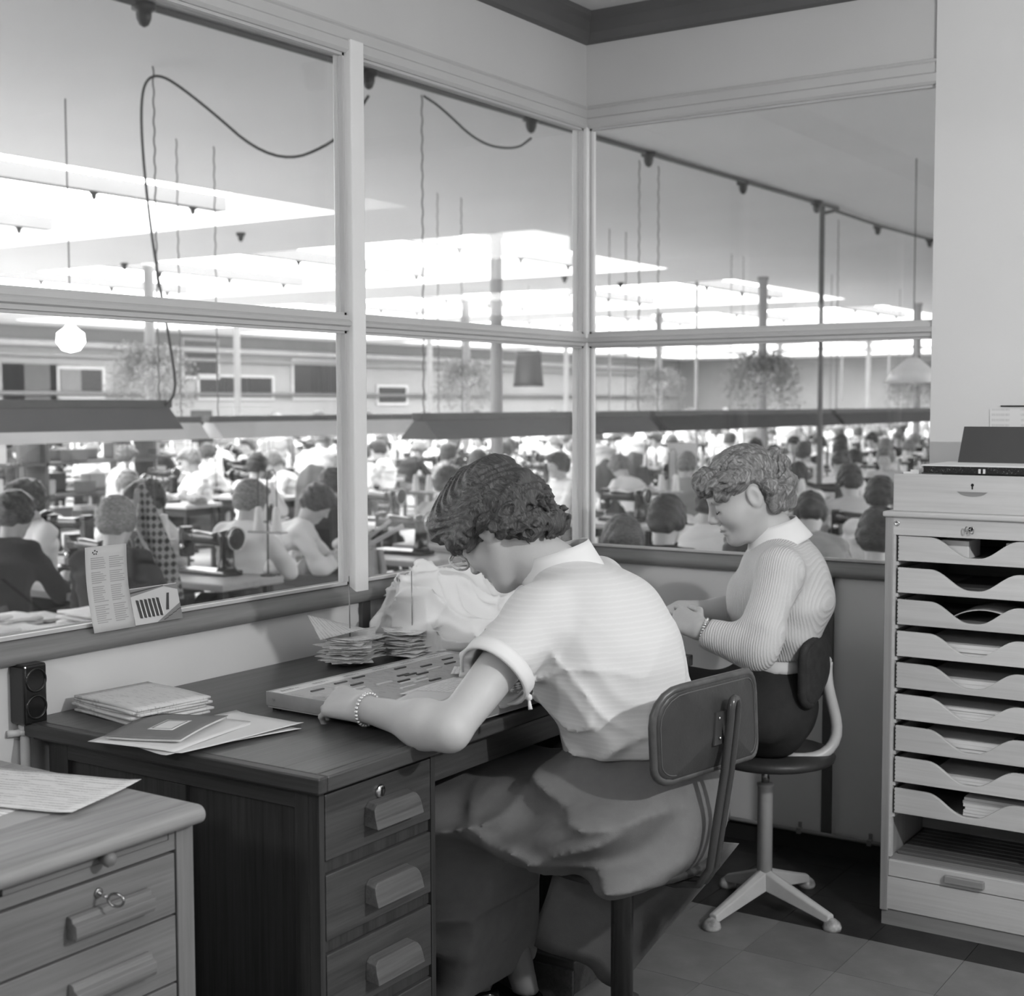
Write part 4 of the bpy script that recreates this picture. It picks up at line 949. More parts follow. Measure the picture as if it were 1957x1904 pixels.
# skirt
sk1 = M('grey_wool', .16, .9, .06, 30., .2, 500., spec=.1)
def skirt1(p):
    d = econe(p, (1.075, -1.58, .70), (1.06, -1.58, .60), (.150, .112), (.205, .165), (0, 1, 0))
    g = econe(p, (1.10, -1.58, .545), (.66, -1.60, .535), (.275, .115), (.215, .095), (0, 1, 0))
    d = smin(d, g, .09)
    d = smin(d, econe(p, (.68, -1.63, .50), (.70, -1.61, .12), (.22, .11), (.16, .10), (0, 1, 0)), .06)
    hem = .425+.09*(p[:, 0]-.86)+.012*np.sin(p[:, 0]*30)
    low = np.where(p[:, 0] > .80, hem, np.maximum(.115, hem-(.80-p[:, 0])*5))
    a = (p[:, 0]*16-p[:, 2]*30)+vnoise(p, 5.)*2.6; m = np.clip((-1.62-p[:, 1])/.1, 0, 1)
    d = d+.017*np.sin(a)*m*np.clip((p[:, 0]-.8)/.15, 0, 1)+.015*vnoise(p, 6.)+.014*np.sin((p[:, 1]-1)*34+vnoise(p, 4.)*2)*np.clip((.78-p[:, 0])/.12, 0, 1)
    def crease(v, w, s): return (1-np.abs(np.sin(p@np.asarray(nrm(v), np.float32)*w+vnoise(p+s, 4.5)*2.2)))**3
    d = d-.017*crease((.7, 0, -1.), 17, 2)*m*np.clip((.64-p[:, 2])/.08, 0, 1)*np.clip((1.28-p[:, 0])/.1, 0, 1)-.014*crease((.3, .2, 1.), 22, 6)*m*np.clip((p[:, 0]-.75)/.2, 0, 1)
    a2 = (p[:, 0]*4+p[:, 2]*46)+vnoise(p+2, 4.)*2; d = d-.007*np.clip(np.sin(a2), 0, 1)*np.clip((.60-p[:, 2])/.08, 0, 1)*m
    return smax(d, low-p[:, 2], .012)
v, f = sdf_mesh(skirt1, (.48, -1.95, .08), (1.36, -1.22, .74), .008)
skt = obj('skirt', (v, f), sk1, w1, True, relax=6)
A0, A1 = np.array([.84, -1.50, .455]), at(1413, 1612, d=2.97); B0, B1 = at(1008, 1792, d=3.28), at(1192, 1890, d=3.22)
def drape(u, v):
    p = (A0*(1-u)+A1*u)*(1-v)+(B0*(1-u)+B1*u)*v; return p+np.array([.02, .03, 0])*math.sin(PI*u)*math.sin(PI*v)+np.array([.012, .012, 0])*math.sin(9*u+3*v)*v
obj('skirt_fold', MB().sheet(drape, 20, 12, .004), sk1, w1, True)
# hair: waved cap with rolled ends
def hair_noise(q, k):
    return vnoise(q, 34.)*.35+vnoise(q+9, 70.)*.2
def hair1(p):
    q = H1.to(p); x, y, z = q[:, 0], q[:, 1], q[:, 2]
    d = ell(q, (-.016, 0, .050), (.121, .099, .104))
    d = smin(d, ell(q, (.070, 0, .086), (.058, .078, .048)), .03)
    d = smin(d, ell(q, (-.075, 0, -.018), (.064, .086, .074)), .04)
    for s in (-1, 1): d = smin(d, ell(q, (.030, s*.072, .042), (.060, .032, .045)), .025)
    cur = [(.088, .04, .070, .030), (.092, 0, .066, .032), (.088, -.04, .07, .030), (.060, .080, .030, .028), (.030, .086, .010, .028), (-.002, .088, .018, .028), (-.035, .086, -.012, .030), (-.062, .074, -.038, .031), (-.088, .046, -.066, .034), (-.098, 0, -.072, .036),
           (-.092, -.046, -.066, .034), (-.062, -.074, -.038, .03), (-.035, -.086, -.012, .03), (0, -.088, .018, .028), (.05, -.08, .03, .028), (-.110, .03, -.01, .032), (-.110, -.03, -.01, .032)]
    for cx, cy, cz, r in cur: d = smin(d, np.linalg.norm(q-[cx, cy, cz], axis=1)-r, .012)
    face = ell(q, (.105, 0, -.055), (.105, .105, .098)); d = smax(d, -face, .012)
    for s in (-1, 1): d = smax(d, -ell(q, (-.005, s*.10, -.045), (.035, .045, .035)), .012)
    # finger waves and strands
    ph = (z*62+x*30+np.abs(y)*20)+vnoise(q, 12.)*1.6
    d = d+.0042*np.sin(ph)+.0020*np.sin((x*190-z*60)+8*np.sin(z*50)+vnoise(q, 18.)*5)+.004*hair_noise(q, 1)
    lo_ = np.clip((.03-z)/.05, 0, 1); d = d+.006*lo_*np.sin(np.linalg.norm(q[:, :2], axis=1)*0+vnoise(q, 45.)*6)
    return d
v, f = sdf_mesh(hair1, H1.o-.2, H1.o+.2, .0034)
obj('hair', (v, f), hair_mat('dark_brown_hair', .070, (45, 210, 45)), w1, True)
# spectacles
spm = M('spectacle_frame', .55, .2, spec=.6)
gl = obj('spectacles', MB().tube([H1.w((.112+.004*math.cos(a), .034+.026*math.cos(a), .004+.021*math.sin(a))) for a in np.linspace(0, 2*PI, 25)[:-1]], .0026, 7, closed=True)
         .tube([H1.w((.112+.004*math.cos(a), -.034+.026*math.cos(a), .004+.021*math.sin(a))) for a in np.linspace(0, 2*PI, 25)[:-1]], .0026, 7, closed=True)
         .tube([H1.w((.116, .010, .008)), H1.w((.120, 0, .011)), H1.w((.116, -.010, .008))], .002, 6)
         .tube([H1.w((.110, .060, .012)), H1.w((.05, .077, .012)), H1.w((-.01, .080, .014)), H1.w((-.03, .076, -.01))], .0022, 6).tube([H1.w((.110, -.060, .012)), H1.w((.05, -.077, .012)), H1.w((-.01, -.080, .014))], .0022, 6), spm, w1, True)
for s in (-1, 1): obj('lens', MB().lathe([(.0001, .0012), (.018, .0006), (.0225, 0), (.018, -.0006), (.0001, -.0012)], H1.w((.112, s*.034, .004)), 20, H1.A[0]), GLASS, gl, True)
brow = M('brow_hair', .06, .7)
for H_, nm in ((H1, w1),):
    for s in (-1, 1): obj('eyebrow', MB().tube([H_.w((.0915, s*.018, .022)), H_.w((.0925, s*.032, .027)), H_.w((.083, s*.046, .024))], [.002, .003, .0015], 6), brow, nm, True)
# bracelet and pen
def beads(c_, ax, r, n, br, par, mat):
    u = nrm(np.cross(ax, (0, 0, 1.))); w_ = np.cross(nrm(ax), u); mb = MB()
    for k in range(n):
        a = 2*PI*k/n; p = c_+(u*math.cos(a)+w_*math.sin(a))*r
        mb.lathe([(.0004, -br), (br*.8, -br*.6), (br, 0), (br*.8, br*.6), (.0004, br)], p, 8)
    return obj('bracelet', mb, mat, par, True)
silver = M('silver_beads', .75, .2, .05, metal=.8)
beads(WL+(EL-WL)*.06+np.array([0, 0, .0]), EL-WL, .0325, 26, .0042, w1, silver)
pn = root('fountain_pen', (.70, -1.60, .83), 'slim pen held in the right hand of the writing woman', 'pen')
pa, pb = at(893, 1301, z=.8025), at(930, 1205, d=2.98)
obj('barrel', MB().tube([pa*.85+pb*.15, pb], [.0042, .0046], 10), M('pen_barrel', .22, .25, spec=.6), pn, True)
obj('nib', MB().tube([pa, pa*.85+pb*.15], [.0006, .0036], 8), steel, pn, True); obj('cap_ring', MB().tube([pa*.15+pb*.85, pa*.12+pb*.88], .0052, 10), steel, pn, True)
# ---------------------------------------------------------------- woman in the ribbed cardigan
w2 = root('person', (.95, -.55, 0), 'fair-haired woman in a ribbed cardigan seated by the far window', 'person')
f2_ = nrm([-.93, -.37, 0]); l2 = np.cross([0, 0, 1.], f2_)
H2 = head_frame((.878, -.632, 1.172), (-.80, -.60), math.radians(27))
N2 = np.array([.955, -.575, 1.045])
S2L, E2L, W2L = N2+l2*.160+[.012, 0, -.065], at(1446, 1240, d=3.62), at(1338, 1203, d=3.66)
S2R, E2R, W2R = N2-l2*.160+[.012, 0, -.065], at(1420, 1172, d=3.99), at(1300, 1164, d=3.93)
h2l = hand_prims(W2L, at(1292, 1180, d=3.72)-W2L, (-.1, -.8, .55), (.1, .35, .9), (.45, .5, .55, .6), 0., .95, .8)
h2r = hand_prims(W2R, at(1250, 1178, d=3.88)-W2R, (.0, .3, .9), (-.2, -.9, .1), (.5, .55, .6, .6), 0., .95, .7)
def skin2(p):
    q = H2.to(p); d = np.full(len(p), 9.); m = np.linalg.norm(q, axis=1) < .26
    if m.any(): d[m] = head_sdf(q[m])
    d[~m] = np.linalg.norm(q[~m], axis=1)-.12
    d = smin(d, econe(p, N2+[.0, 0, -.03], H2.w((-.030, 0, -.045)), (.056, .054), (.050, .052), l2), .03)
    d = smin(d, econe(p, (.948, -.557, .60), (.952, -.565, .92), (.11, .08), (.13, .085), l2), .05)
    d = smin(d, cone(p, (.965, -.567, .96), N2, .075, .052), .05)
    for S in (S2L, S2R): d = smin(d, cone(p, N2-[0, 0, .07], S, .05, .042), .03)
    d = smin(d, arm_sdf(p, S2L, E2L, W2L, (.042, .036, .035, .024), h2l), .02)
    return smin(d, arm_sdf(p, S2R, E2R, W2R, (.042, .036, .035, .024), h2r), .02)
v, f = sdf_mesh(skin2, (.58, -1.0, .56), (1.2, -.2, 1.34), .0040, slack=.004)
body2 = obj('body', (v, f), skin, w2, True)
def cardi(p):
    d = econe(p, (.952, -.556, .73), (.962, -.553, .88), (.145, .104), (.170, .120), l2)
    d = smin(d, econe(p, (.970, -.55, .88), (.955, -.57, .985), (.172, .122), (.150, .080), l2), .05)
    d = smin(d, ell(p, np.array([.965, -.56, .89])+f2_*.055, (.10, .10, .085)), .05)
    d = smin(d, ell(p, np.array([.965, -.56, .94])-f2_*.025, (.09, .10, .11)), .05)
    d = smin(d, cone(p, N2-[0, 0, .05], N2-[0, 0, .012], .085, .064), .04)
    for S, E, W_, t in ((S2L, E2L, W2L, .93), (S2R, E2R, W2R, .36)):
        d = smin(d, cone(p, N2-[0, 0, .085], S, .08, .062), .04)
        e = smin(cone(p, S, E, .060, .057), cone(p, E, E+(W_-E)*t, .056, .038), .03)
        ax = nrm(W_-E); e = smax(e, (p-E)@ax-(t-.02)*np.linalg.norm(W_-E), .006); d = smin(d, e, .022)
    a = (p@nrm([.3, .5, 1.]))*46+vnoise(p, 7.)*2.2; d = d+.0032*np.sin(a)*np.clip((.95-p[:, 2])/.1, 0, 1)+.005*vnoise(p, 9.)
    eb_ = np.linalg.norm(p-E2L, axis=1); d = d+.004*np.sin(eb_*130)*np.clip((.11-eb_)/.07, 0, 1)
    d = smax(d, .728-p[:, 2]+.008*vnoise(p, 5.), .008)
    nk = econe(p, N2-[0, 0, .05], H2.w((-.03, 0, -.045)), (.063, .060), (.06, .06), l2); return smax(d, -nk, .008)
v, f = sdf_mesh(cardi, (.66, -1.0, .66), (1.25, -.22, 1.12), .0055)
cd = obj('cardigan', (v, f), stripes('ribbed_knit', .56, .10, .0062, 'X', .8), w2, True)
shirt = M('white_shirt', .78, .85, .02)
nax2 = nrm(H2.w((-.03, 0, -.045))-N2+np.array([0, 0, .05])); nu2 = nrm(f2_-nax2*(f2_@nax2)); nv2 = np.cross(nax2, nu2)
def collar2(a, b):
    an = .30+(2*PI-.6)*a; fr_o = .5+.5*math.cos(an); r = .060+.026*b+.012*fr_o*b
    return N2+nax2*(.050*(1-b)-.012*b-.035*fr_o*fr_o*b)+(nu2*math.cos(an)*1.08+nv2*math.sin(an))*r
obj('shirt_collar', MB().sheet(collar2, 30, 6, .003), shirt, w2, True)
def shirttail(p):
    d = econe(p, (.952, -.556, .68), (.952, -.556, .78), (.136, .098), (.136, .098), l2); return np.maximum(np.maximum(d, p[:, 2]-.76), .690-p[:, 2])
v, f = sdf_mesh(shirttail, (.75, -.78, .66), (1.25, -.28, .84), .010); obj('shirt', (v, f), shirt, w2, True)
sk2 = M('dark_skirt_wool', .035, .9, .1, 30., .2, 400., spec=.1)
def skirt2(p):
    d = econe(p, (.950, -.556, .71), (.935, -.56, .60), (.132, .096), (.165, .120), l2)
    k_ = np.array([.95, -.55, .60])+f2_*.42
    d = smin(d, econe(p, (.925, -.56, .555), k_, (.180, .092), (.165, .100), l2), .09)
    d = smin(d, econe(p, k_, k_+f2_*.02-[0, 0, .40], (.165, .10), (.17, .11), l2), .05)
    d = d+.008*vnoise(p, 8.)+.006*np.sin((p@l2)*50+vnoise(p, 5.)*2)*np.clip((.62-p[:, 2])/.1, 0, 1)
    return smax(d, np.where((p-[.985, -.535, 0])@f2_ > .30, .20, .455)-p[:, 2], .01)
v, f = sdf_mesh(skirt2, (.35, -1.02, .16), (1.26, -.22, .78), .009); obj('skirt', (v, f), sk2, w2, True)
def legs2(p):
    k_ = np.array([.95, -.55, .46])+f2_*.42; d = 9.
    for s in (-1, 1): d = np.minimum(d, cone(p, k_+l2*.07*s, k_+l2*.06*s-[0, 0, .39]+f2_*.02, .055, .034))
    return d
v, f = sdf_mesh(legs2, (.35, -.95, .03), (.85, -.45, .5), .012); obj('stockings', (v, f), stock, w2, True)
for s in (-1, 1):
    c_ = np.array([.95, -.55, 0])+f2_*.47+l2*.06*s; c_[2] = 0
    v, f = sdf_mesh(lambda p: shoe(p, c_, f2_), c_-[.19, .19, .02], c_+[.19, .19, .13], .007); obj('shoe', (v, f), shm, w2, True)
def hair2(p):
    q = H2.to(p); x, y, z = q[:, 0], q[:, 1], q[:, 2]
    d = ell(q, (-.020, 0, .045), (.102, .084, .088))
    cur = [(.078, .0, .082, .036), (.076, .035, .078, .034), (.072, -.035, .078, .034), (.092, .015, .060, .026), (.088, -.02, .06, .026), (.058, .058, .066, .032), (.030, .070, .060, .034), (.058, -.058, .066, .032), (.03, -.07, .06, .034), (.062, .062, .036, .022),
           (-.004, .076, .060, .030), (0, -.076, .06, .030), (-.108, .035, -.012, .034), (-.112, 0, -.020, .036), (-.108, -.035, -.012, .034), (-.085, .060, -.028, .034), (-.085, -.06, -.028, .034), (-.062, .066, -.052, .028), (-.09, .032, -.058, .030), (-.098, 0, -.062, .030), (-.09, -.032, -.058, .030),
           (-.118, .018, .030, .032), (-.118, -.02, .03, .032), (-.062, -.066, -.05, .028), (-.120, .02, .062, .022), (-.060, .074, .000, .026)]
    for cx, cy, cz, r in cur: d = smin(d, np.linalg.norm(q-[cx, cy, cz], axis=1)-r, .007)
    d = smax(d, -ell(q, (.108, 0, -.052), (.098, .10, .096)), .010)
    for s in (-1, 1): d = smax(d, -ell(q, (-.010, s*.095, -.012), (.034, .040, .046)), .010)
    for s in (-1, 1): d = smin(d, ell(q, (-.058, s*.055, -.02), (.02, .02, .04)), .02)
    top = np.clip((z-.05)/.04, 0, 1)*np.clip((.02-x)/.05, 0, 1)
    sw = np.sin((x*120+z*150)+6*np.sin(y*60)+vnoise(q, 22.)*6)
    return d+(.0036*sw+.004*vnoise(q, 48.))*(1-top*.7)+.0016*np.sin(y*420+vnoise(q, 20.)*3)*top
v, f = sdf_mesh(hair2, H2.o-.2, H2.o+.2, .0034)
obj('hair', (v, f), hair_mat('fair_hair', .21, (34, 120, 34)), w2, True)
for s in (-1, 1):
    obj('eyebrow', MB().tube([H2.w((.0915, s*.018, .021)), H2.w((.0925, s*.032, .026)), H2.w((.083, s*.046, .023))], [.0016, .0024, .0012], 6), M('fair_brow', .16, .7), w2, True)
    obj('eyelash', MB().tube([H2.w((.0925, s*.020, -.006)), H2.w((.0945, s*.032, -.0095)), H2.w((.0875, s*.045, -.004))], [.001, .0018, .001], 6), brow, w2, True)
obj('lips', MB().tube([H2.w((.096, -.018, -.0645)), H2.w((.1015, 0, -.0625)), H2.w((.096, .018, -.0645))], [.0012, .0028, .0012], 6), lips, w2, True)
beads(W2L+(E2L-W2L)*.07, E2L-W2L, .0315, 26, .004, w2, silver)
tag(obj('paper_card', MB().obox(at(1292, 1213, d=3.74), l2, f2_, (0, 0, 1), .03, .05, .0012), plain, None), 'small white card held below the hands of the woman in the cardigan', 'card')
# ================================================================== THE SEWING HALL
white_e = M('white_enamel', .75, .4, .03); grey_e = M('grey_enamel', .10, .45, .06, 5.); dark_e = M('dark_enamel', .045, .4, .08)
def chain_pts(z0, z1): return [(0, 0, z0), (0, 0, z1)]
def fixture(label, x, y0, L, zt, outer, spine, chains=(.02,), group=None, cable=None):
    r = root('trough_light', (x, y0, zt), label, 'light', group)
    h = .13; w0, w1_ = .045, .165
    b = MB(); P = []
    for y in (y0, y0+L):
        P += [(x-w1_, y, zt-.05-h), (x-w0, y, zt-.05), (x+w0, y, zt-.05), (x+w1_, y, zt-.05-h), (x+w1_-.006, y, zt-.05-h), (x+w0-.004, y, zt-.056), (x-w0+.004, y, zt-.056), (x-w1_+.006, y, zt-.05-h)]
    F = [(i, (i+1) % 8, 8+(i+1) % 8, 8+i) for i in range(8)]+[tuple(range(7, -1, -1)), tuple(range(8, 16))]
    obj('reflector', b.add(P, F), outer, r)
    obj('spine', MB().box(x-.04, x+.04, y0-.03, y0+L+.03, zt-.05, zt), spine, r, bevel=.004)
    for y in (y0-.004, y0+L): obj('end_plate', MB().prism([(-w1_, -.05-h), (-w0, -.05), (w0, -.05), (w1_, -.05-h)], (x, y, zt), (1, 0, 0), (0, 0, 1), (0, .004, 0)), outer, r)
    for c_ in chains:
        n = 70; obj('chain', MB().tube([(x+.004*math.cos(k*1.57), y0+c_+.004*math.sin(k*1.57), zt+(HC-.003-zt)*k/n) for k in range(n+1)], .0055, 5), M('chain_steel', .16, .4), r, True)
    if cable: obj('cable', MB().tube(cable, .009, 6), M('black_cable', .02, .5), r, True)
    return r
def smooth_pts(P, k=3):
    P = [np.array(p, float) for p in P]
    for _ in range(k):
        Q = [P[0]]
        for i in range(len(P)-1): Q += [P[i]*.75+P[i+1]*.25, P[i]*.25+P[i+1]*.75]
        P = Q+[P[-1]]
    return P
h1 = np.array([-4.2, 1.87, HC-.02]); s2p = np.array([-3.14, 2.66, HC-.17])
cab1 = smooth_pts([s2p, s2p+[-.15, -.1, -.28], s2p*.5+h1*.5+[.1, 0, -.52], h1+[.2, .15, -.16], h1+[.0, 0, -.0], h1+[-.07, -.05, -.2], h1+[-.02, -.02, -1.], h1+[.08, .05, -1.75], h1+[.10, .06, -1.98], h1+[.04, .02, HC*0-2.06]])
fixture('grey trough light ending left of the painted post, cable looped above', -4.2, -1.0, 2.92, 1.455, grey_e, dark_e, (2.88, .1), 'trough lights over the sewing rows', cab1)
h2_ = np.array([-3.29, 3.42, HC-.02]); s3p = np.array([-3.07, 4.4, HC-.17])
cab2 = smooth_pts([s3p, s3p+[-.03, -.15, -.10], s3p*.5+h2_*.5+[0, 0, -.18], h2_+[.03, .15, -.05], h2_])
fixture('grey trough light seen from its open end above the bowed head', -3.33, 3.40, 3.2, 1.365, grey_e, dark_e, (.05, 3.1), 'trough lights over the sewing rows', cab2)
fixture('dark trough light directly right of the corner post', -3.33, 6.75, 4.2, 1.365, M('dark_grey_trough', .030, .4, .3, 8.), dark_e, (.1, 4.), 'trough lights over the sewing rows')
fixture('dark trough light farthest right above the crowd', -3.33, 11.1, 7.5, 1.365, M('dark_grey_trough', .07), dark_e, (.1, 4., 7.3), 'trough lights over the sewing rows')
for k in range(8):
    fixture('white trough light of the distant row, %s from the left' % ['first', 'second', 'third', 'fourth', 'fifth', 'sixth', 'seventh', 'eighth'][k], -5.85, .5+k*3.4, 3.25, 1.335, white_e, grey_e, (.1, 3.1) if k < 4 else (.1,), 'white trough lights in the distant row')
# ---- ferns in white bowls fixed to the columns
fernm = M('fern_green', .22, .8, .3, 20.)
def fern_mesh():
    rg = np.random.default_rng(11); V = []; F = []
    for s in range(620):
        a = rg.uniform(0, 2*PI); L = rg.uniform(.35, .75); dr = rg.uniform(.2, .95); up = rg.uniform(.10, .42)
        for k in range(9):
            t = (k+1)/9; r = L*(t**.8)*.95; z = up*math.sin(min(1, t*1.5)*PI*.6)-dr*t**2.2
            p = np.array([r*math.cos(a), r*math.sin(a), z])+rg.normal(0, .02, 3); e = rg.normal(0, 1, 3); e /= np.linalg.norm(e); g = np.cross(e, rg.normal(0, 1, 3)); g /= np.linalg.norm(g)
            sz = rg.uniform(.012, .03); o = len(V); V += [p-e*sz*1.6, p+g*sz*.5, p+e*sz*1.6, p-g*sz*.5]; F.append((o, o+1, o+2, o+3))
    return V, F
fp = None
for i, (x, y, lab) in enumerate(((-13.5, 10.15, 'big trailing fern on the column behind the left trough light'), (-13.3, 17.9, 'trailing fern in a white bowl left of the nearest column'), (-12.7, 24.7, 'hanging fern in a white bowl right of the corner post'), (-6.95, 17.4, 'fern on the column behind the fair-haired woman'), (-6.74, 24.85, 'far fern on the column beside the white wall'), (-12.9, 32.2, 'distant fern between the two right-hand columns'))):
    if fp is None:
        fp = root('hanging_fern', (x, y, 1.95), lab, 'plant', 'ferns on the hall columns', world=False)
        obj('bowl', MB().lathe([(.10, -.16), (.2, -.1), (.26, 0), (.25, .01), (.1, -.08)], (0, 0, 0), 20), white_e, fp, True)
        obj('bracket', MB().tube([(0, 0, -.17), (.12, 0, -.16), (0, 0, .05)], .012, 6), dark_e, fp, True)
        V, F = fern_mesh(); o = obj('foliage', MB().add(V, F), fernm, fp); r = fp
    else:
        r = copy_tree(fp); r['label'] = lab
    r.location = (x, y, 1.95 if i else 2.0)
# ---- pendant lamps
def pendant(p, s, label, dish):
    r = root('pendant_lamp', p, label, 'lamp', world=False)
    if dish: obj('shade', MB().lathe([(.03, .10), (.05, .09), (.2*s, -.02), (.27*s, -.12), (.262*s, -.122), (.19*s, -.03), (.03, .07)], (0, 0, 0), 28), M('opal_shade', .8, .4), r, True)
    obj('bulb', MB().lathe([(.0001, -.10), (.045*s, -.085), (.075*s, -.03), (.07*s, .03), (.03*s, .07), (.02, .10)], (0, 0, -.02), 18), glow('lit_bulb', .9, 9.), r, True)
    obj('cord', MB().tube([(0, 0, .08), (0, 0, HC-p[2]-.002)], .005, 6), dark_e, r)
    return r
pendant(tuple(at(135, 640, d=9.6)), 1.3, 'glowing opal globe lamp high in the left pane', False)
pendant(tuple(at(1745, 705, d=12.)), .9, 'white enamel pendant lamp with bright bulb beside the white wall', True)
# ---- far walls: windows, doors, pipes, shelves
def hall_window(px0, px1, py0, py1, label, n):
    a, b = at(px0, py0, x=HX0+.03), at(px1, py1, x=HX0+.03); y0, y1, z0, z1 = a[1], b[1], b[2], a[2]
    w = root('wall_window', (HX0+.02, (y0+y1)/2, z0), label, 'window', 'windows in the back wall of the hall')
    obj('frame', MB().box(HX0, HX0+.06, y0-.08, y1+.08, z0-.08, z0).box(HX0, HX0+.06, y0-.08, y1+.08, z1, z1+.08).box(HX0, HX0+.06, y0-.08, y0, z0, z1).box(HX0, HX0+.06, y1, y1+.08, z0, z1), colm, w)
    for k in range(n): obj('pane', MB().box(HX0+.01, HX0+.03, y0+(y1-y0)*k/n+.02, y0+(y1-y0)*(k+1)/n-.02, z0, z1), M('dark_pane', .03, .15, spec=.6), w)
hall_window(112, 196, 705, 757, 'dark window in the back wall left of the fern', 2); hall_window(380, 520, 720, 760, 'low window with pale frame right of the big fern', 3)
hall_window(560, 660, 690, 760, 'dark window just left of the painted post', 2); hall_window(722, 776, 740, 770, 'small dark hatch right of the painted post', 1)
hall_window(350, 415, 650, 720, 'tall dark window opening behind the fern', 1)
for i, (z, r_) in enumerate(((3.05, .09), (2.75, .05), (1.75, .06))):
    tag(obj('wall_pipe', MB().tube([(0, HY0+.5, 0), (0, HY1-.5, 0)], r_, 8), [colm, wallg, grey_e][i], None, True, loc=(HX0+.12, 0, z)), 'long %s along the back wall of the hall' % ['thick pale pipe at the top', 'thinner grey pipe', 'dark handrail pipe'][i], 'pipe')
for i, (px, w, dd, sh) in enumerate(((60, .9, .03, .05), (125, .5, .03, .12), (20, .4, .03, .2))):
    a = at(px, 700, x=HX0+.05); tag(obj('wall_door', MB().box(0, .06, -w, w, 0, 2.9), M('door_paint_%s' % 'abc'[i], sh, .6), None, loc=(HX0, a[1], HZ)), ['dark tall door in the back wall at the far left', 'grey door panel beside the dark door', 'pale door leaf at the left edge'][i], 'door')
def shelf(p, L, rz, label):
    r = root('stock_shelf', p, label, 'shelf', rz=rz, world=False)
    for x in (-L/2, 0, L/2): obj('upright', MB().box(x-.02, x+.02, -.2, .2, 0, 1.75), M('shelf_dark', .06, .6), r)
    for z in (.3, .7, 1.1, 1.5): obj('shelf_board', MB().box(-L/2, L/2, -.2, .2, z, z+.03), M('shelf_dark', .06), r)
    return r
SQ1 = q = at(70, 870, d=17); shelf((q[0], q[1], HZ), 3.4, PI/2, 'dark stock shelf with pale boxes behind the left rows')
SQ2 = q2 = at(230, 870, d=19); shelf((q2[0], q2[1], HZ), 3.0, PI/2, 'dark stock shelf standing farther right behind the rows')
rg = np.random.default_rng(2)
for (qq, L) in ((q, 3.2), (q2, 2.8)):
    for z in (.33, .73, 1.13):
        for k in range(5):
            s = rg.uniform(.09, .16); bm = int(rg.integers(4)); tag(obj('stock_box', MB().box(-.1, .1, -s, s, 0, rg.uniform(.12, .26)), [plain, grey_e, colm, M('mid_card', .3, .8)][bm], None, bevel=.01, loc=(qq[0], qq[1]-L/2+L*(k+.5)/5+rg.uniform(-.1, .1), HZ+z+.002)), '%s stock box, %s on the %s board of the %s shelf' % (['white', 'grey', 'pale', 'mid-grey'][bm], ['first', 'second', 'third', 'fourth', 'fifth'][k], {.33: 'low', .73: 'middle', 1.13: 'upper'}[z], 'left' if L > 3 else 'farther'), 'box', 'boxes on the stock shelves')
gm = at(1010, 705, d=24.6)
g_ = root('hung_garment', tuple(gm), 'dark garment hanging high behind the nearest column', 'garment', rz=YAW, world=False)
obj('cloth', MB().sheet(lambda u, v: ((u-.5)*(.42+.12*v), .03*math.sin(9*u)*v, .31-.62*v), 10, 8, .02), dark_e, g_, True); obj('hanger', MB().tube([(-.22, 0, .31), (0, 0, .39), (.22, 0, .31)], .01, 5).tube([(0, 0, .39), (0, 0, HC-gm[2]-.002)], .006, 5), colm, g_)
wb = at(1305, 885, d=14.5); tag(obj('white_screen', MB().box(-.15, .15, -.01, .01, 0, 1.42), white_e, None, bevel=.01, loc=(wb[0], wb[1], HZ), rot=(0, 0, YAW)), 'upright white screen standing left of the fair-haired woman', 'screen')
# ---- workstations: table, machine, thread stand
tabm_ = wood('table_top_wood', .42, .15, 0, .6, .45); iron = M('cast_iron', .02, .4, .2); mach = M('black_japanned', .012, .16, .2, spec=.6); chrome = M('chrome', .75, .15, metal=1.)
spoolm = M('white_thread', .8, .8)
def make_table(label):
    r = root('sewing_table', (0, 0, 0), label, 'table', 'sewing tables', world=False)
    obj('table_top', MB().box(-.53, .53, -.27, .27, .705, .75), tabm_, r, bevel=.008)
    for s in (-1, 1):
        obj('leg_frame', MB().box(s*.46-.02, s*.46+.02, -.22, -.17, 0, .705).box(s*.46-.02, s*.46+.02, .17, .22, 0, .705).box(s*.46-.02, s*.46+.02, -.22, .22, .25, .30).box(s*.46-.02, s*.46+.02, -.26, .26, 0, .04), iron, r)
    obj('drawer', MB().box(-.42, -.1, -.25, .2, .61, .705), iron, r, bevel=.01)
    obj('motor', MB().lathe([(.03, -.16), (.09, -.14), (.10, 0), (.09, .12), (.02, .14)], (.18, .05, .55), 14, (1, 0, 0)), iron, r, True)
    obj('treadle', MB().box(-.2, .2, -.15, .12, .08, .11), iron, r)
    return r
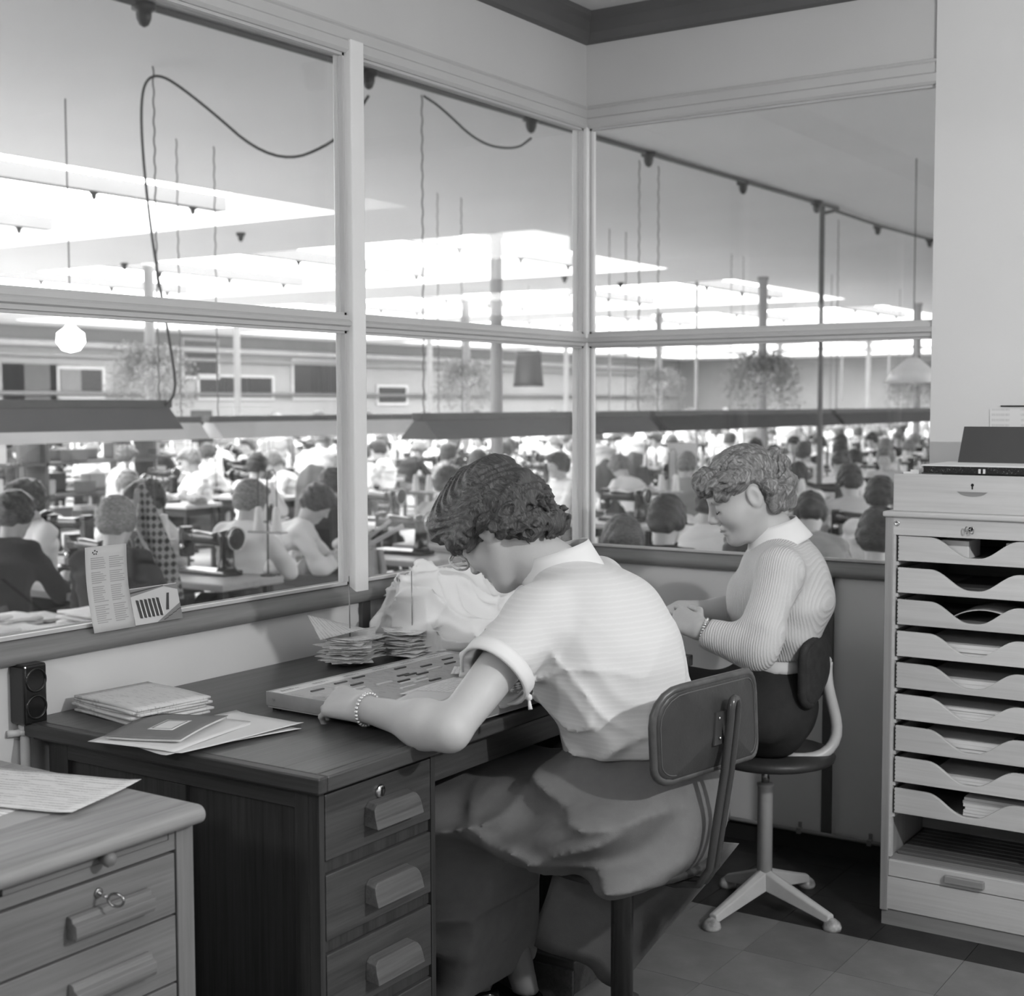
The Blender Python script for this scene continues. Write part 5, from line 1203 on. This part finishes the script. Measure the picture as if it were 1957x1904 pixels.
def make_machine(label):
    r = root('sewing_machine', (0, 0, 0), label, 'machine', 'sewing machines', world=False)
    obj('bed', MB().box(-.23, .22, -.085, .085, 0, .03), mach, r, bevel=.01)
    obj('column', MB().lathe([(.075, .02), (.05, .06), (.045, .18), (.06, .24), (.05, .28), (.01, .29)], (.16, 0, 0), 14), mach, r, True)
    obj('arm', MB().tube([(.16, 0, .235), (.05, 0, .225), (-.08, 0, .23), (-.19, 0, .235)], [.055, .042, .045, .05], 12), mach, r, True)
    hd = obj('head', MB().box(-.235, -.165, -.04, .045, .10, .295), mach, r, bevel=.014, seg=3)
    obj('needle_bar', MB().tube([(-.2, 0, .11), (-.2, 0, .035)], .006, 6), chrome, hd); obj('tension_disc', MB().lathe([(.018, 0), (.02, .012), (.006, .02)], (-.19, -.04, .17), 12, (0, -1, 0)), chrome, hd, True)
    hw = obj('handwheel', MB().lathe([(.03, -.012), (.072, -.014), (.078, 0), (.072, .014), (.03, .012)], (.235, 0, .235), 20, (1, 0, 0)), mach, r, True)
    obj('wheel_rim', MB().tube([(.25, .072*math.cos(a), .235+.072*math.sin(a)) for a in np.linspace(0, 2*PI, 21)[:-1]], .005, 5, closed=True), chrome, hw, True)
    return r
def make_stand(label):
    r = root('thread_stand', (0, 0, 0), label, 'thread stand', 'thread stands', world=False)
    obj('pole', MB().tube([(0, 0, 0), (0, 0, .62)], .006, 6), dark_e, r); obj('foot', MB().lathe([(.05, 0), (.05, .01), (.01, .02)], (0, 0, 0), 12), dark_e, r)
    obj('plate', MB().box(-.13, .13, -.035, .035, .27, .282), tabm_, r)
    for s in (-1, 1):
        c_ = obj('cone', MB().lathe([(.034, .283), (.034, .29), (.026, .40), (.020, .43), (.008, .435)], (s*.07, 0, 0), 14), spoolm, r, True)
        obj('wire', MB().tube([(s*.0, 0, .6), (s*.02, 0, .66), (s*.05, 0, .67), (s*.07, 0, .64), (s*.075, 0, .30)], .0035, 5), dark_e, r)
    return r
# ---- garment heaps (three shapes, re-used)
HEAPS = []
for k in range(4):
    rg2 = np.random.default_rng(20+k); cs_ = [(rg2.uniform(-.16, .16), rg2.uniform(-.1, .1), rg2.uniform(.02, .10), rg2.uniform(.09, .17)) for _ in range(6)]
    def heap(p, cs_=cs_, k=k):
        d = np.full(len(p), 9.)
        for cx, cy, cz, r_ in cs_: d = smin(d, ell(p, (cx, cy, cz), (r_, r_*.8, r_*.6)), .05)
        return np.maximum(d+.022*vnoise(p+k, 13.)+.008*np.abs(np.sin(p[:, 0]*50+p[:, 2]*60+vnoise(p, 8.)*5)), -p[:, 2])
    v, f = sdf_mesh(heap, (-.4, -.32, -.03), (.4, .32, .32), .016); me = mesh_of('garment_heap', v, f, True); me.materials.append(clm); HEAPS.append(me)
HM = [clm, M('pale_grey_cloth', .42, .85, .05), M('mid_grey_cloth', .20, .85, .1), M('off_white_cloth', .65, .85, .04)]
def put_heap(p, k, mk, sc, rz, label, group='garment heaps on the sewing tables'):
    o = bpy.data.objects.new('garment_heap', HEAPS[k]); COL.objects.link(o); o.location = p; o.rotation_euler = (0, 0, rz); o.scale = (sc, sc, sc)
    o.material_slots[0].link = 'OBJECT'; o.material_slots[0].material = HM[mk]; return tag(o, label, 'garments', group)
# ---- hall workers: prototypes by pose, built once and copied with their parts
hairs = {'dark': hair_mat('hall_dark_hair', .025, (40, 40, 120)), 'brown': hair_mat('hall_brown_hair', .07, (40, 40, 120)), 'fair': hair_mat('hall_fair_hair', .20, (40, 40, 120))}
tops = {'white': M('hall_white_cotton', .78, .85, .03), 'grey': M('hall_grey_cotton', .30, .85, .06), 'black': M('hall_black_wool', .018, .9, .1), 'pale': M('hall_pale_cotton', .52, .85, .05)}
skirtm = M('hall_skirt', .10, .9, .1)
def make_worker(pose, lean, head_p, arms_z, standing=False):
    r = root('person', (0, 0, 0), 'x', 'person', 'sewing hall workers', world=False)
    hz = .92 if standing else .56
    pel = np.array([0, -.02, hz]); ch = pel+[0, .30*math.sin(lean), .34*math.cos(lean)+.02]; nk = pel+[0, .46*math.sin(lean), .50*math.cos(lean)]
    H = head_frame(nk+np.array([0, .05+.13*math.sin(lean*.9), .155-.05*lean]), (0, 1), head_p)
    A = []
    for s in (-1, 1):
        S = nk+[s*.165, -.01, -.055]; E = S+[s*.07, .16, -.25]; Wr = np.array([s*.10, E[1]+.22, arms_z]); A.append((S, E, Wr))
    def sk(p):
        q = H.to(p); d = np.full(len(p), 9.); m = np.linalg.norm(q, axis=1) < .26
        if m.any(): d[m] = head_sdf(q[m])
        d[~m] = np.linalg.norm(q[~m], axis=1)-.12
        d = smin(d, cone(p, nk-[0, 0, .04], H.w((-.03, 0, -.05)), .055, .052), .03); d = smin(d, econe(p, pel+[0, 0, .05], nk-[0, 0, .07], (.12, .08), (.12, .07), (1, 0, 0)), .05)
        for (S, E, Wr), s in zip(A, (-1, 1)):
            fd_ = nrm([-s*.25, .9, -.15]); hd = [(Wr, Wr+fd_*.08, .024, .030, .02)]
            for k in range(4): b = Wr+fd_*.085+np.array([s*(.027-.018*k), 0, 0]); hd.append((b, b+nrm(fd_+[0, 0, -.35])*(.055-.006*(k == 3)), .010, .008, .008))
            b = Wr+fd_*.03+np.array([-s*.025, 0, 0]); hd.append((b, b+nrm(fd_+[-s*.6, 0, -.2])*.055, .012, .009, .01))
            d = smin(d, arm_sdf(p, S, E, Wr, (.045, .038, .036, .025), hd), .02)
        if standing:
            for s in (-1, 1): d = smin(d, cone(p, (s*.09, 0, .55), (s*.09, .0, .06), .055, .035), .02); d = smin(d, cone(p, (s*.09, -.02, .035), (s*.09, .14, .028), .035, .026), .02)
        else:
            for s in (-1, 1): d = smin(d, cone(p, (s*.10, .40, .46), (s*.10, .36, .06), .052, .035), .02); d = smin(d, cone(p, (s*.10, .34, .035), (s*.10, .50, .028), .035, .026), .02)
        return d
    hi = (.42, 1.0, 1.75 if standing else 1.42)
    v, f = sdf_mesh(sk, (-.42, -.3, -.01), hi, .0125); obj('body', (v, f), skin, r, True)
    def top(p):
        d = econe(p, pel+[0, 0, .06], ch, (.155, .115), (.175, .125), (1, 0, 0)); d = smin(d, econe(p, ch, nk-[0, 0, .05], (.175, .125), (.145, .08), (1, 0, 0)), .05); d = smin(d, cone(p, nk-[0, 0, .06], nk, .08, .060), .04)
        for S, E, Wr in A:
            d = smin(d, cone(p, nk-[0, 0, .09], S, .075, .06), .04); e = smin(cone(p, S, E, .062, .058), cone(p, E, E+(Wr-E)*.45, .054, .048), .03)
            e = smax(e, (p-E)@nrm(Wr-E)-.42*np.linalg.norm(Wr-E), .01); d = smin(d, e, .02)
        d = d+.008*vnoise(p, 9.)+.004*np.sin(p[:, 2]*60+vnoise(p, 6.)*4); d = smax(d, pel[2]+.09-p[:, 2], .01)
        return smax(d, -cone(p, nk-[0, 0, .03], H.w((-.03, 0, -.05)), .058, .056), .01)
    v, f = sdf_mesh(top, (-.42, -.32, .5), hi, .0125); obj('blouse', (v, f), tops['white'], r, True)
    def skt_(p):
        d = econe(p, pel+[0, 0, .12], pel+[0, 0, 0], (.145, .11), (.19, .155), (1, 0, 0))
        if standing: d = smin(d, econe(p, pel, (0, 0, .38), (.19, .155), (.26, .2), (1, 0, 0)), .05); lo_ = .42
        else: d = smin(d, econe(p, (0, .0, .53), (0, .42, .52), (.205, .10), (.19, .085), (1, 0, 0)), .08); d = smin(d, econe(p, (0, .42, .5), (0, .42, .28), (.19, .08), (.18, .09), (1, 0, 0)), .05); lo_ = np.where(p[:, 1] > .3, .25, .455)
        return smax(d+.008*np.sin(p[:, 0]*45+vnoise(p, 5.)*2), lo_-p[:, 2], .01)
    v, f = sdf_mesh(skt_, (-.4, -.32, .2), (.4, .65, pel[2]+.2), .016); obj('skirt', (v, f), skirtm, r, True)
    def hr_(p):
        q = H.to(p); d = ell(q, (-.02, 0, .045), (.115, .095, .098)); d = smin(d, ell(q, (-.07, 0, -.02), (.06, .085, .07)), .04); d = smin(d, ell(q, (.07, 0, .085), (.05, .07, .045)), .03)
        for s in (-1, 1): d = smin(d, ell(q, (-.01, s*.075, .0), (.06, .03, .055)), .02)
        d = smax(d, -ell(q, (.115, 0, -.055), (.105, .10, .10)), .012); return d+.008*vnoise(q, 40.)+.003*np.sin(q[:, 2]*120+q[:, 0]*60)
    v, f = sdf_mesh(hr_, H.o-.2, H.o+.2, .0095); obj('hair', (v, f), hairs['brown'], r, True)
    r['top'] = float((H.o+[0, 0, .13])[2])
    return r
PROTO = {'sit': make_worker('sit', .18, .35, .82), 'bend': make_worker('bend', .50, .75, .82), 'up': make_worker('up', .06, .10, .82), 'stand': make_worker('stand', .15, .40, 1.02, True), 'stoop': make_worker('stoop', .75, .7, .85, True)}
TOPZ = {k: r['top'] for k, r in PROTO.items()}; used = set()
for r in PROTO.values(): del r['top']
def worker(pose, x, y, rz, hair, top, label):
    if pose in used: r = copy_tree(PROTO[pose])
    else: r = PROTO[pose]; used.add(pose)
    r.location = (x, y, HZ); r.rotation_euler = (0, 0, rz); r['label'] = label
    for c_ in r.children:
        b = c_.name.split('.')[0]
        m_ = {'hair': hairs[hair], 'blouse': tops[top]}.get(b)
        if m_ is not None and c_.material_slots: c_.material_slots[0].link = 'OBJECT'; c_.material_slots[0].material = m_
    PEOPLE.append((x, y)); return r
PEOPLE = []
stp = None
def stool(x, y, label):
    global stp
    if stp is None:
        stp = r = root('work_stool', (0, 0, 0), label, 'stool', 'work stools', world=False)
        obj('seat', MB().lathe([(.0001, .42), (.16, .42), (.17, .435), (.16, .45), (.0001, .452)], (0, 0, 0), 16), tabm_, r)
        for a in range(4): e = (math.cos(a*PI/2+.8), math.sin(a*PI/2+.8)); obj('leg', MB().tube([(e[0]*.12, e[1]*.12, .42), (e[0]*.17, e[1]*.17, 0)], .015, 6), iron, r)
    else: r = copy_tree(stp); r['label'] = label
    r.location = (x, y, HZ); return r
T0 = M0_ = S0_ = None
def station(x, y, rz, k, where, detail=True, mdx=0.):
    """table with machine and thread stand; the operator would sit on the local -y side"""
    global T0, M0_, S0_
    c_, s_ = math.cos(rz), math.sin(rz)
    def loc(a, b, z): return (x+a*c_-b*s_, y+a*s_+b*c_, z)
    if T0 is None: T0 = t = make_table('sewing table '+where)
    else: t = copy_tree(T0); t['label'] = 'sewing table '+where
    t.location = loc(0, 0, HZ); t.rotation_euler = (0, 0, rz)
    if M0_ is None: M0_ = m_ = make_machine('black sewing machine '+where)
    else: m_ = copy_tree(M0_); m_['label'] = 'black sewing machine '+where
    m_.location = loc(.05+mdx, .09, HZ+.75); m_.rotation_euler = (0, 0, rz)
    if detail:
        if S0_ is None: S0_ = q = make_stand('thread stand '+where)
        else: q = copy_tree(S0_); q['label'] = 'thread stand '+where
        q.location = loc(.445, .215, HZ+.75); q.rotation_euler = (0, 0, rz+.1)
    put_heap(loc(-.37, .04, HZ+.75), k % 4, [0, 3, 1, 0, 2][k % 5], .50+.10*(k % 3), k*1.3, 'garment heap '+where)
def seen(px, py, pose): 
    z = HZ+TOPZ[pose]; D = _F+_R*(px-978.5)/CAMF-_U*(py-952)/CAMF; t = (z-CAMP[2])/D[2]; return CAMP+D*t
up_y = 0.; dn = PI; lf = PI/2; rt = -PI/2   # facing +y, -y, -x, +x
NEAR = [(-38, 985, 'sit', .25, 'brown', 'black', 'dark-haired worker in dark clothes cut by the left edge of the photo'),
 (65, 917, 'up', 2.9, 'brown', 'white', 'smiling woman in white facing the camera at the far left'),
 (205, 955, 'sit', .5, 'fair', 'black', 'light-haired worker in dark clothes behind the leaning list'),
 (248, 903, 'bend', .9, 'white' and 'fair', 'white', 'worker in white bent far over, behind the hanging check cloth'),
 (318, 918, 'sit', 2.35, 'dark', 'white', 'dark-haired woman in white looking down, right of the check cloth'),
 (480, 868, 'sit', .3, 'dark', 'white', 'dark-haired worker in white seated far behind the thread stands'),
 (455, 921, 'sit', .1, 'fair', 'white', 'fair-haired worker seen behind the wire thread guides'),
 (522, 928, 'bend', -.95, 'brown', 'white', 'brown-haired woman in white leaning right over her machine'),
 (617, 898, 'sit', .1, 'brown', 'black', 'curly-haired worker in a black top seen from behind near the post'),
 (600, 852, 'stoop', .5, 'fair', 'white', 'person in white stooping just left of the painted post'),
 (525, 812, 'stand', .4, 'fair', 'pale', 'standing worker in a pale overall at the back of the rows'),
 (740, 842, 'sit', 2.0, 'dark', 'white', 'dark-haired worker in white far off, right of the post'),
 (838, 895, 'sit', .0, 'dark', 'grey', 'dark-haired worker in a grey dress just left of the bowed head'),
 (1076, 865, 'up', 2.7, 'dark', 'white', 'dark-haired woman in white facing the camera left of the corner post'),
 (905, 862, 'sit', .2, 'brown', 'pale', 'brown-haired worker in pale clothes behind the bowed head'),
 (985, 838, 'sit', 2.6, 'dark', 'white', 'worker in white below the trough light, right of the nearest column'),
 (1160, 850, 'stoop', .9, 'white' and 'fair', 'white', 'worker in white bent over right beside the corner post'),
 (1212, 855, 'stoop', .7, 'fair', 'white', 'second bent worker in white, a little right of the corner post'),
 (1222, 872, 'bend', 1.3, 'fair', 'white', 'worker in white facing left between corner post and white screen'),
 (1306, 866, 'sit', .2, 'fair', 'grey', 'grey-dressed worker in front of the white screen'),
 (1258, 952, 'sit', .1, 'dark', 'black', 'black-haired worker in black between the two office women'),
 (1338, 925, 'sit', -.3, 'dark', 'white', 'dark-haired worker in white just left of the fair-haired woman\'s face'),
 (1226, 1000, 'bend', .8, 'brown', 'white', 'worker in white whose back rises just above the far sill'),
 (1400, 1003, 'sit', -.2, 'dark', 'black', 'dark worker mostly hidden behind the fair-haired woman\'s chin'),
 (1680, 915, 'sit', .25, 'dark', 'white', 'black-haired worker in white beside the card box'),
 (1668, 978, 'sit', .1, 'dark', 'black', 'black-haired worker in black nearest the cabinet'),
 (1632, 890, 'sit', .6, 'dark', 'pale', 'dark-haired worker second beyond the card box'),
 (1552, 950, 'bend', .4, 'dark', 'grey', 'dark-haired worker bent down right of the thin service pipe'),
 (1645, 862, 'bend', .6, 'dark', 'white', 'worker in white leaning forward beyond the dark heads by the cabinet')]
ST = []
for i, (px, py, pose, rz, hr__, tp_, lab_) in enumerate(NEAR):
    p = seen(px, py, pose) if pose not in ('stand', 'stoop') else at(px, py, d={600: 16., 525: 19.5, 1160: 17.2, 1212: 20.}[px])
    if i == 0: p = at(0, 985, d=7.9)
    worker(pose, p[0], p[1], rz, hr__, tp_, lab_)
    if pose in ('sit', 'bend', 'up'): stool(p[0], p[1]-.02, 'stool under '+' '.join(lab_.replace(',', '').split()[:13]))
    ST.append((p[0], p[1]))
STN = [(-4.30, 1.30, 0., 'at the lower left behind the list'), (-4.10, 2.04, 0., 'right of the check cloth'), (-3.80, 3.66, 0., 'left of the painted post'), (-3.75, 4.55, .0, 'right of the painted post'), (-3.85, 7.0, 0., 'left of the corner post'),
       (-1.6, 4.1, 0., 'behind the far sill, left'), (-1.1, 5.65, 0., 'beside the thin pipe'), (-.1, 3.75, 0., 'nearest the cabinet'), (-5.7, 2.5, PI, 'before the dark-haired woman in white'), (-6.9, 2.1, PI, 'before the smiling woman'), (-5.75, 5.8, 0., 'before the curly-haired worker'), (-6.35, 9.4, PI, 'before the woman facing the camera'), (-5.1, 10.4, 0., 'by the white screen'), (-2.6, 6.9, 0., 'below the right-hand trough light')]
for k, (x, y, rz, wh) in enumerate(STN): station(x, y, rz, k, wh)
# ---- rows farther down the hall
rg = np.random.default_rng(5); far = 0
def px_of(x, y, z):
    d = np.array([x, y, z])-CAMP; t = d@_F; return 978.5+CAMF*(d@_R)/t, 952-CAMF*(d@_U)/t, t
LMK = [(40, 'the left edge'), (140, 'the list on the sill'), (215, 'the postcard'), (283, 'the big fern'), (360, 'the looped cable'), (447, 'the slim far column'), (540, 'the wire thread guides'), (600, 'the stooping person'), (670, 'the painted post'), (735, 'the cloth over rails'), (815, 'the hanging chain'), (888, 'the second fern'), (948, 'the nearest column'), (1010, 'the hung dark garment'), (1060, 'the facing woman'), (1118, 'the corner post'), (1185, 'the two bent workers'), (1262, 'the third fern'), (1305, 'the white screen'), (1345, 'the thin pale rod'), (1400, 'the fair hair top'), (1458, 'the column above fair hair'), (1520, 'the fair hair curls'), (1568, 'the thin service pipe'), (1620, 'the dark heads'), (1690, 'the card box'), (1755, 'the last column')]
cols_ = [(-1.4, 0), (-2.7, 1), (-4.2, 0), (-5.6, 1), (-7.9, 0), (-9.3, 1), (-10.8, 0), (-12.2, 1), (-14.6, 0), (-16., 1), (-18., 0), (-19.4, 1)]
CLS = [('white', 10), ('pale', 3), ('grey', 2), ('black', 2)]
bag = [c_ for c_, n_ in CLS for _ in range(n_)]
for x, way in cols_:
    for j in range(30):
        y = 7.2+j*1.35
        X, Y, t = px_of(x, y, .8)
        if t < 11.5 or X < -30 or X > 1800 or t > 46: continue
        if min(((x-a)**2+(y-b)**2) for a, b in ST) < .9 or min(((x-a)**2+(y-b)**2) for a, b in colpos) < .35: continue
        if min(((x-a)**2+(y-b)**2) for a, b, *_ in STN) < .8: continue
        if any(abs(x-a[0]) < .8 and abs(y-a[1]) < 2.2 for a in (SQ1, SQ2)): continue
        if rg.random() < .12: continue
        pose = rg.choice(['sit', 'bend', 'up', 'sit', 'stand'] if t > 24 else ['sit', 'bend', 'up'] if t > 15 else ['sit', 'bend'], p=None)
        hr__ = rg.choice(['dark', 'brown', 'fair', 'brown']); tp_ = bag[rg.integers(len(bag))]
        lm = min(LMK, key=lambda a: abs(a[0]-X))[1]
        side = 'left of the painted post' if X < 660 else ('between the two posts' if X < 1110 else 'right of the corner post')
        far_w = ('midway down the hall' if t < 17 else 'well down the hall' if t < 22 else 'far down the hall' if t < 29 else 'deep in the hall'); side = ('left of ' if X < min(LMK, key=lambda a: abs(a[0]-X))[0] else 'right of ')+lm
        posw = {'sit': 'seated', 'bend': 'bent-over', 'up': 'upright', 'stand': 'standing'}[str(pose)]
        worker(pose, x+rg.normal(0, .08), y+rg.normal(0, .06), (0 if way == 0 else PI)+rg.normal(0, .25), hr__, tp_, '%s %s-haired worker in %s %s, %s' % (posw, hr__, tp_, far_w, side))
        if t < 34:
            yy = y+(.56 if way == 0 else -.56)
            if min(((x-a)**2+(yy-b)**2) for a, b in colpos) > .45: station(x, yy, 0 if way == 0 else PI, far, '%s, %s' % (far_w, side), detail=(t < 26 or far % 2 == 0))
        far += 1
# ---- table with cut work right outside the left glass
ct = root('cutting_table', (-3.3, .1, HZ), 'table of stacked cut work just beyond the left glass', 'table')
obj('table_top', MB().box(-3.55, -2.85, -1.2, .50, .30, .345), tabm_, ct, bevel=.006)
for x in (-3.5, -2.9):
    for y in (-1.15, .45): obj('leg', MB().box(x-.03, x+.03, y-.03, y+.03, HZ, .30), iron, ct)
for k in range(16):
    x, y = -3.03-.33*(k % 2)+rg.normal(0, .008), -1.05+.2*(k//2)+rg.normal(0, .006); w = rg.uniform(.11, .145)
    for z in range(1+k % 3):
        o = obj('cut_piece', MB().sheet(lambda u, v: ((u-.5)*2*w, (v-.5)*.19, .018+.004*math.sin(4*u+k)+.002*math.sin(5*v+z)), 6, 5, .012), HM[0 if k % 3 else 3], None, True, loc=(x, y, .346+z*.024), rot=(0, 0, rg.normal(0, .06)))
        tag(o, '%s cut piece, %s pile of the %s row, %s' % ('white' if k % 3 else 'off-white', ['first', 'second', 'third', 'fourth', 'fifth', 'sixth', 'seventh', 'eighth'][k//2], ['near', 'far'][k % 2], ['at the bottom', 'second up', 'third up'][z]), 'fabric', 'cut pieces on the table beyond the glass')
put_heap((-3.37, -.25, .425), 1, 3, .7, .4, 'soft pale heap at the far end of the cut-work table', 'garment heaps on the sewing tables')
# ---- check cloth hanging over a stand, pale cloth over a rail
p = at(272, 925, d=8.15)
ck = root('draped_check_cloth', (p[0], p[1], HZ), 'dark check cloth hanging in a point from a stand behind the list', 'cloth', rz=YAW, world=False)
m_, nt, b_ = _nt('check_cloth'); vec = _coord(nt, 1.); wv = _math(nt, 'ADD', _wave(nt, vec, 9., axis='X'), _wave(nt, vec, 7., axis='Z')); nt.links.new(_ramp(nt, wv, [(.3, .03), (.9, .10), (1., .32)]), b_.inputs['Base Color']); b_.inputs['Roughness'].default_value = .9
zt_ = p[2]-HZ
obj('cloth', MB().sheet(lambda u, v: ((u-.5)*(.03+.20*min(1, v*1.6))+.10*v, .05*math.sin(7*u)*v, zt_-.68*v), 12, 14, .015), m_, ck, True)
obj('cloth_edge', MB().sheet(lambda u, v: (-.02-.05*math.sin(PI*min(1, v*1.3))+.05*u*v+.07*v, -.03+.02*math.sin(5*u), zt_-.03-.5*v), 6, 10, .012), HM[1], ck, True)
obj('stand', MB().tube([(0, .05, 0), (0, .05, zt_)], .015, 6).box(-.2, .2, 0, .1, 0, .03), dark_e, ck)
p = at(712, 1050, d=7.6)
rl = root('cloth_rail', (p[0], p[1], HZ), 'pale cloth gathered over rails just right of the painted post', 'cloth', rz=YAW, world=False); zt_ = p[2]-HZ
obj('cloth', MB().sheet(lambda u, v: ((u-.5)*(.12+.16*v), .05*math.sin(11*u)*(.3+v), zt_-.45*v), 16, 8, .012), HM[1], rl, True)
obj('rail', MB().tube([(-.15, 0, zt_-.05), (.16, .1, zt_+.12)], .014, 6).tube([(-.1, .1, zt_), (.08, .2, zt_+.14)], .012, 6).tube([(0, .05, 0), (0, .05, zt_)], .016, 6).box(-.15, .15, -.05, .15, 0, .03), tabm_, rl)
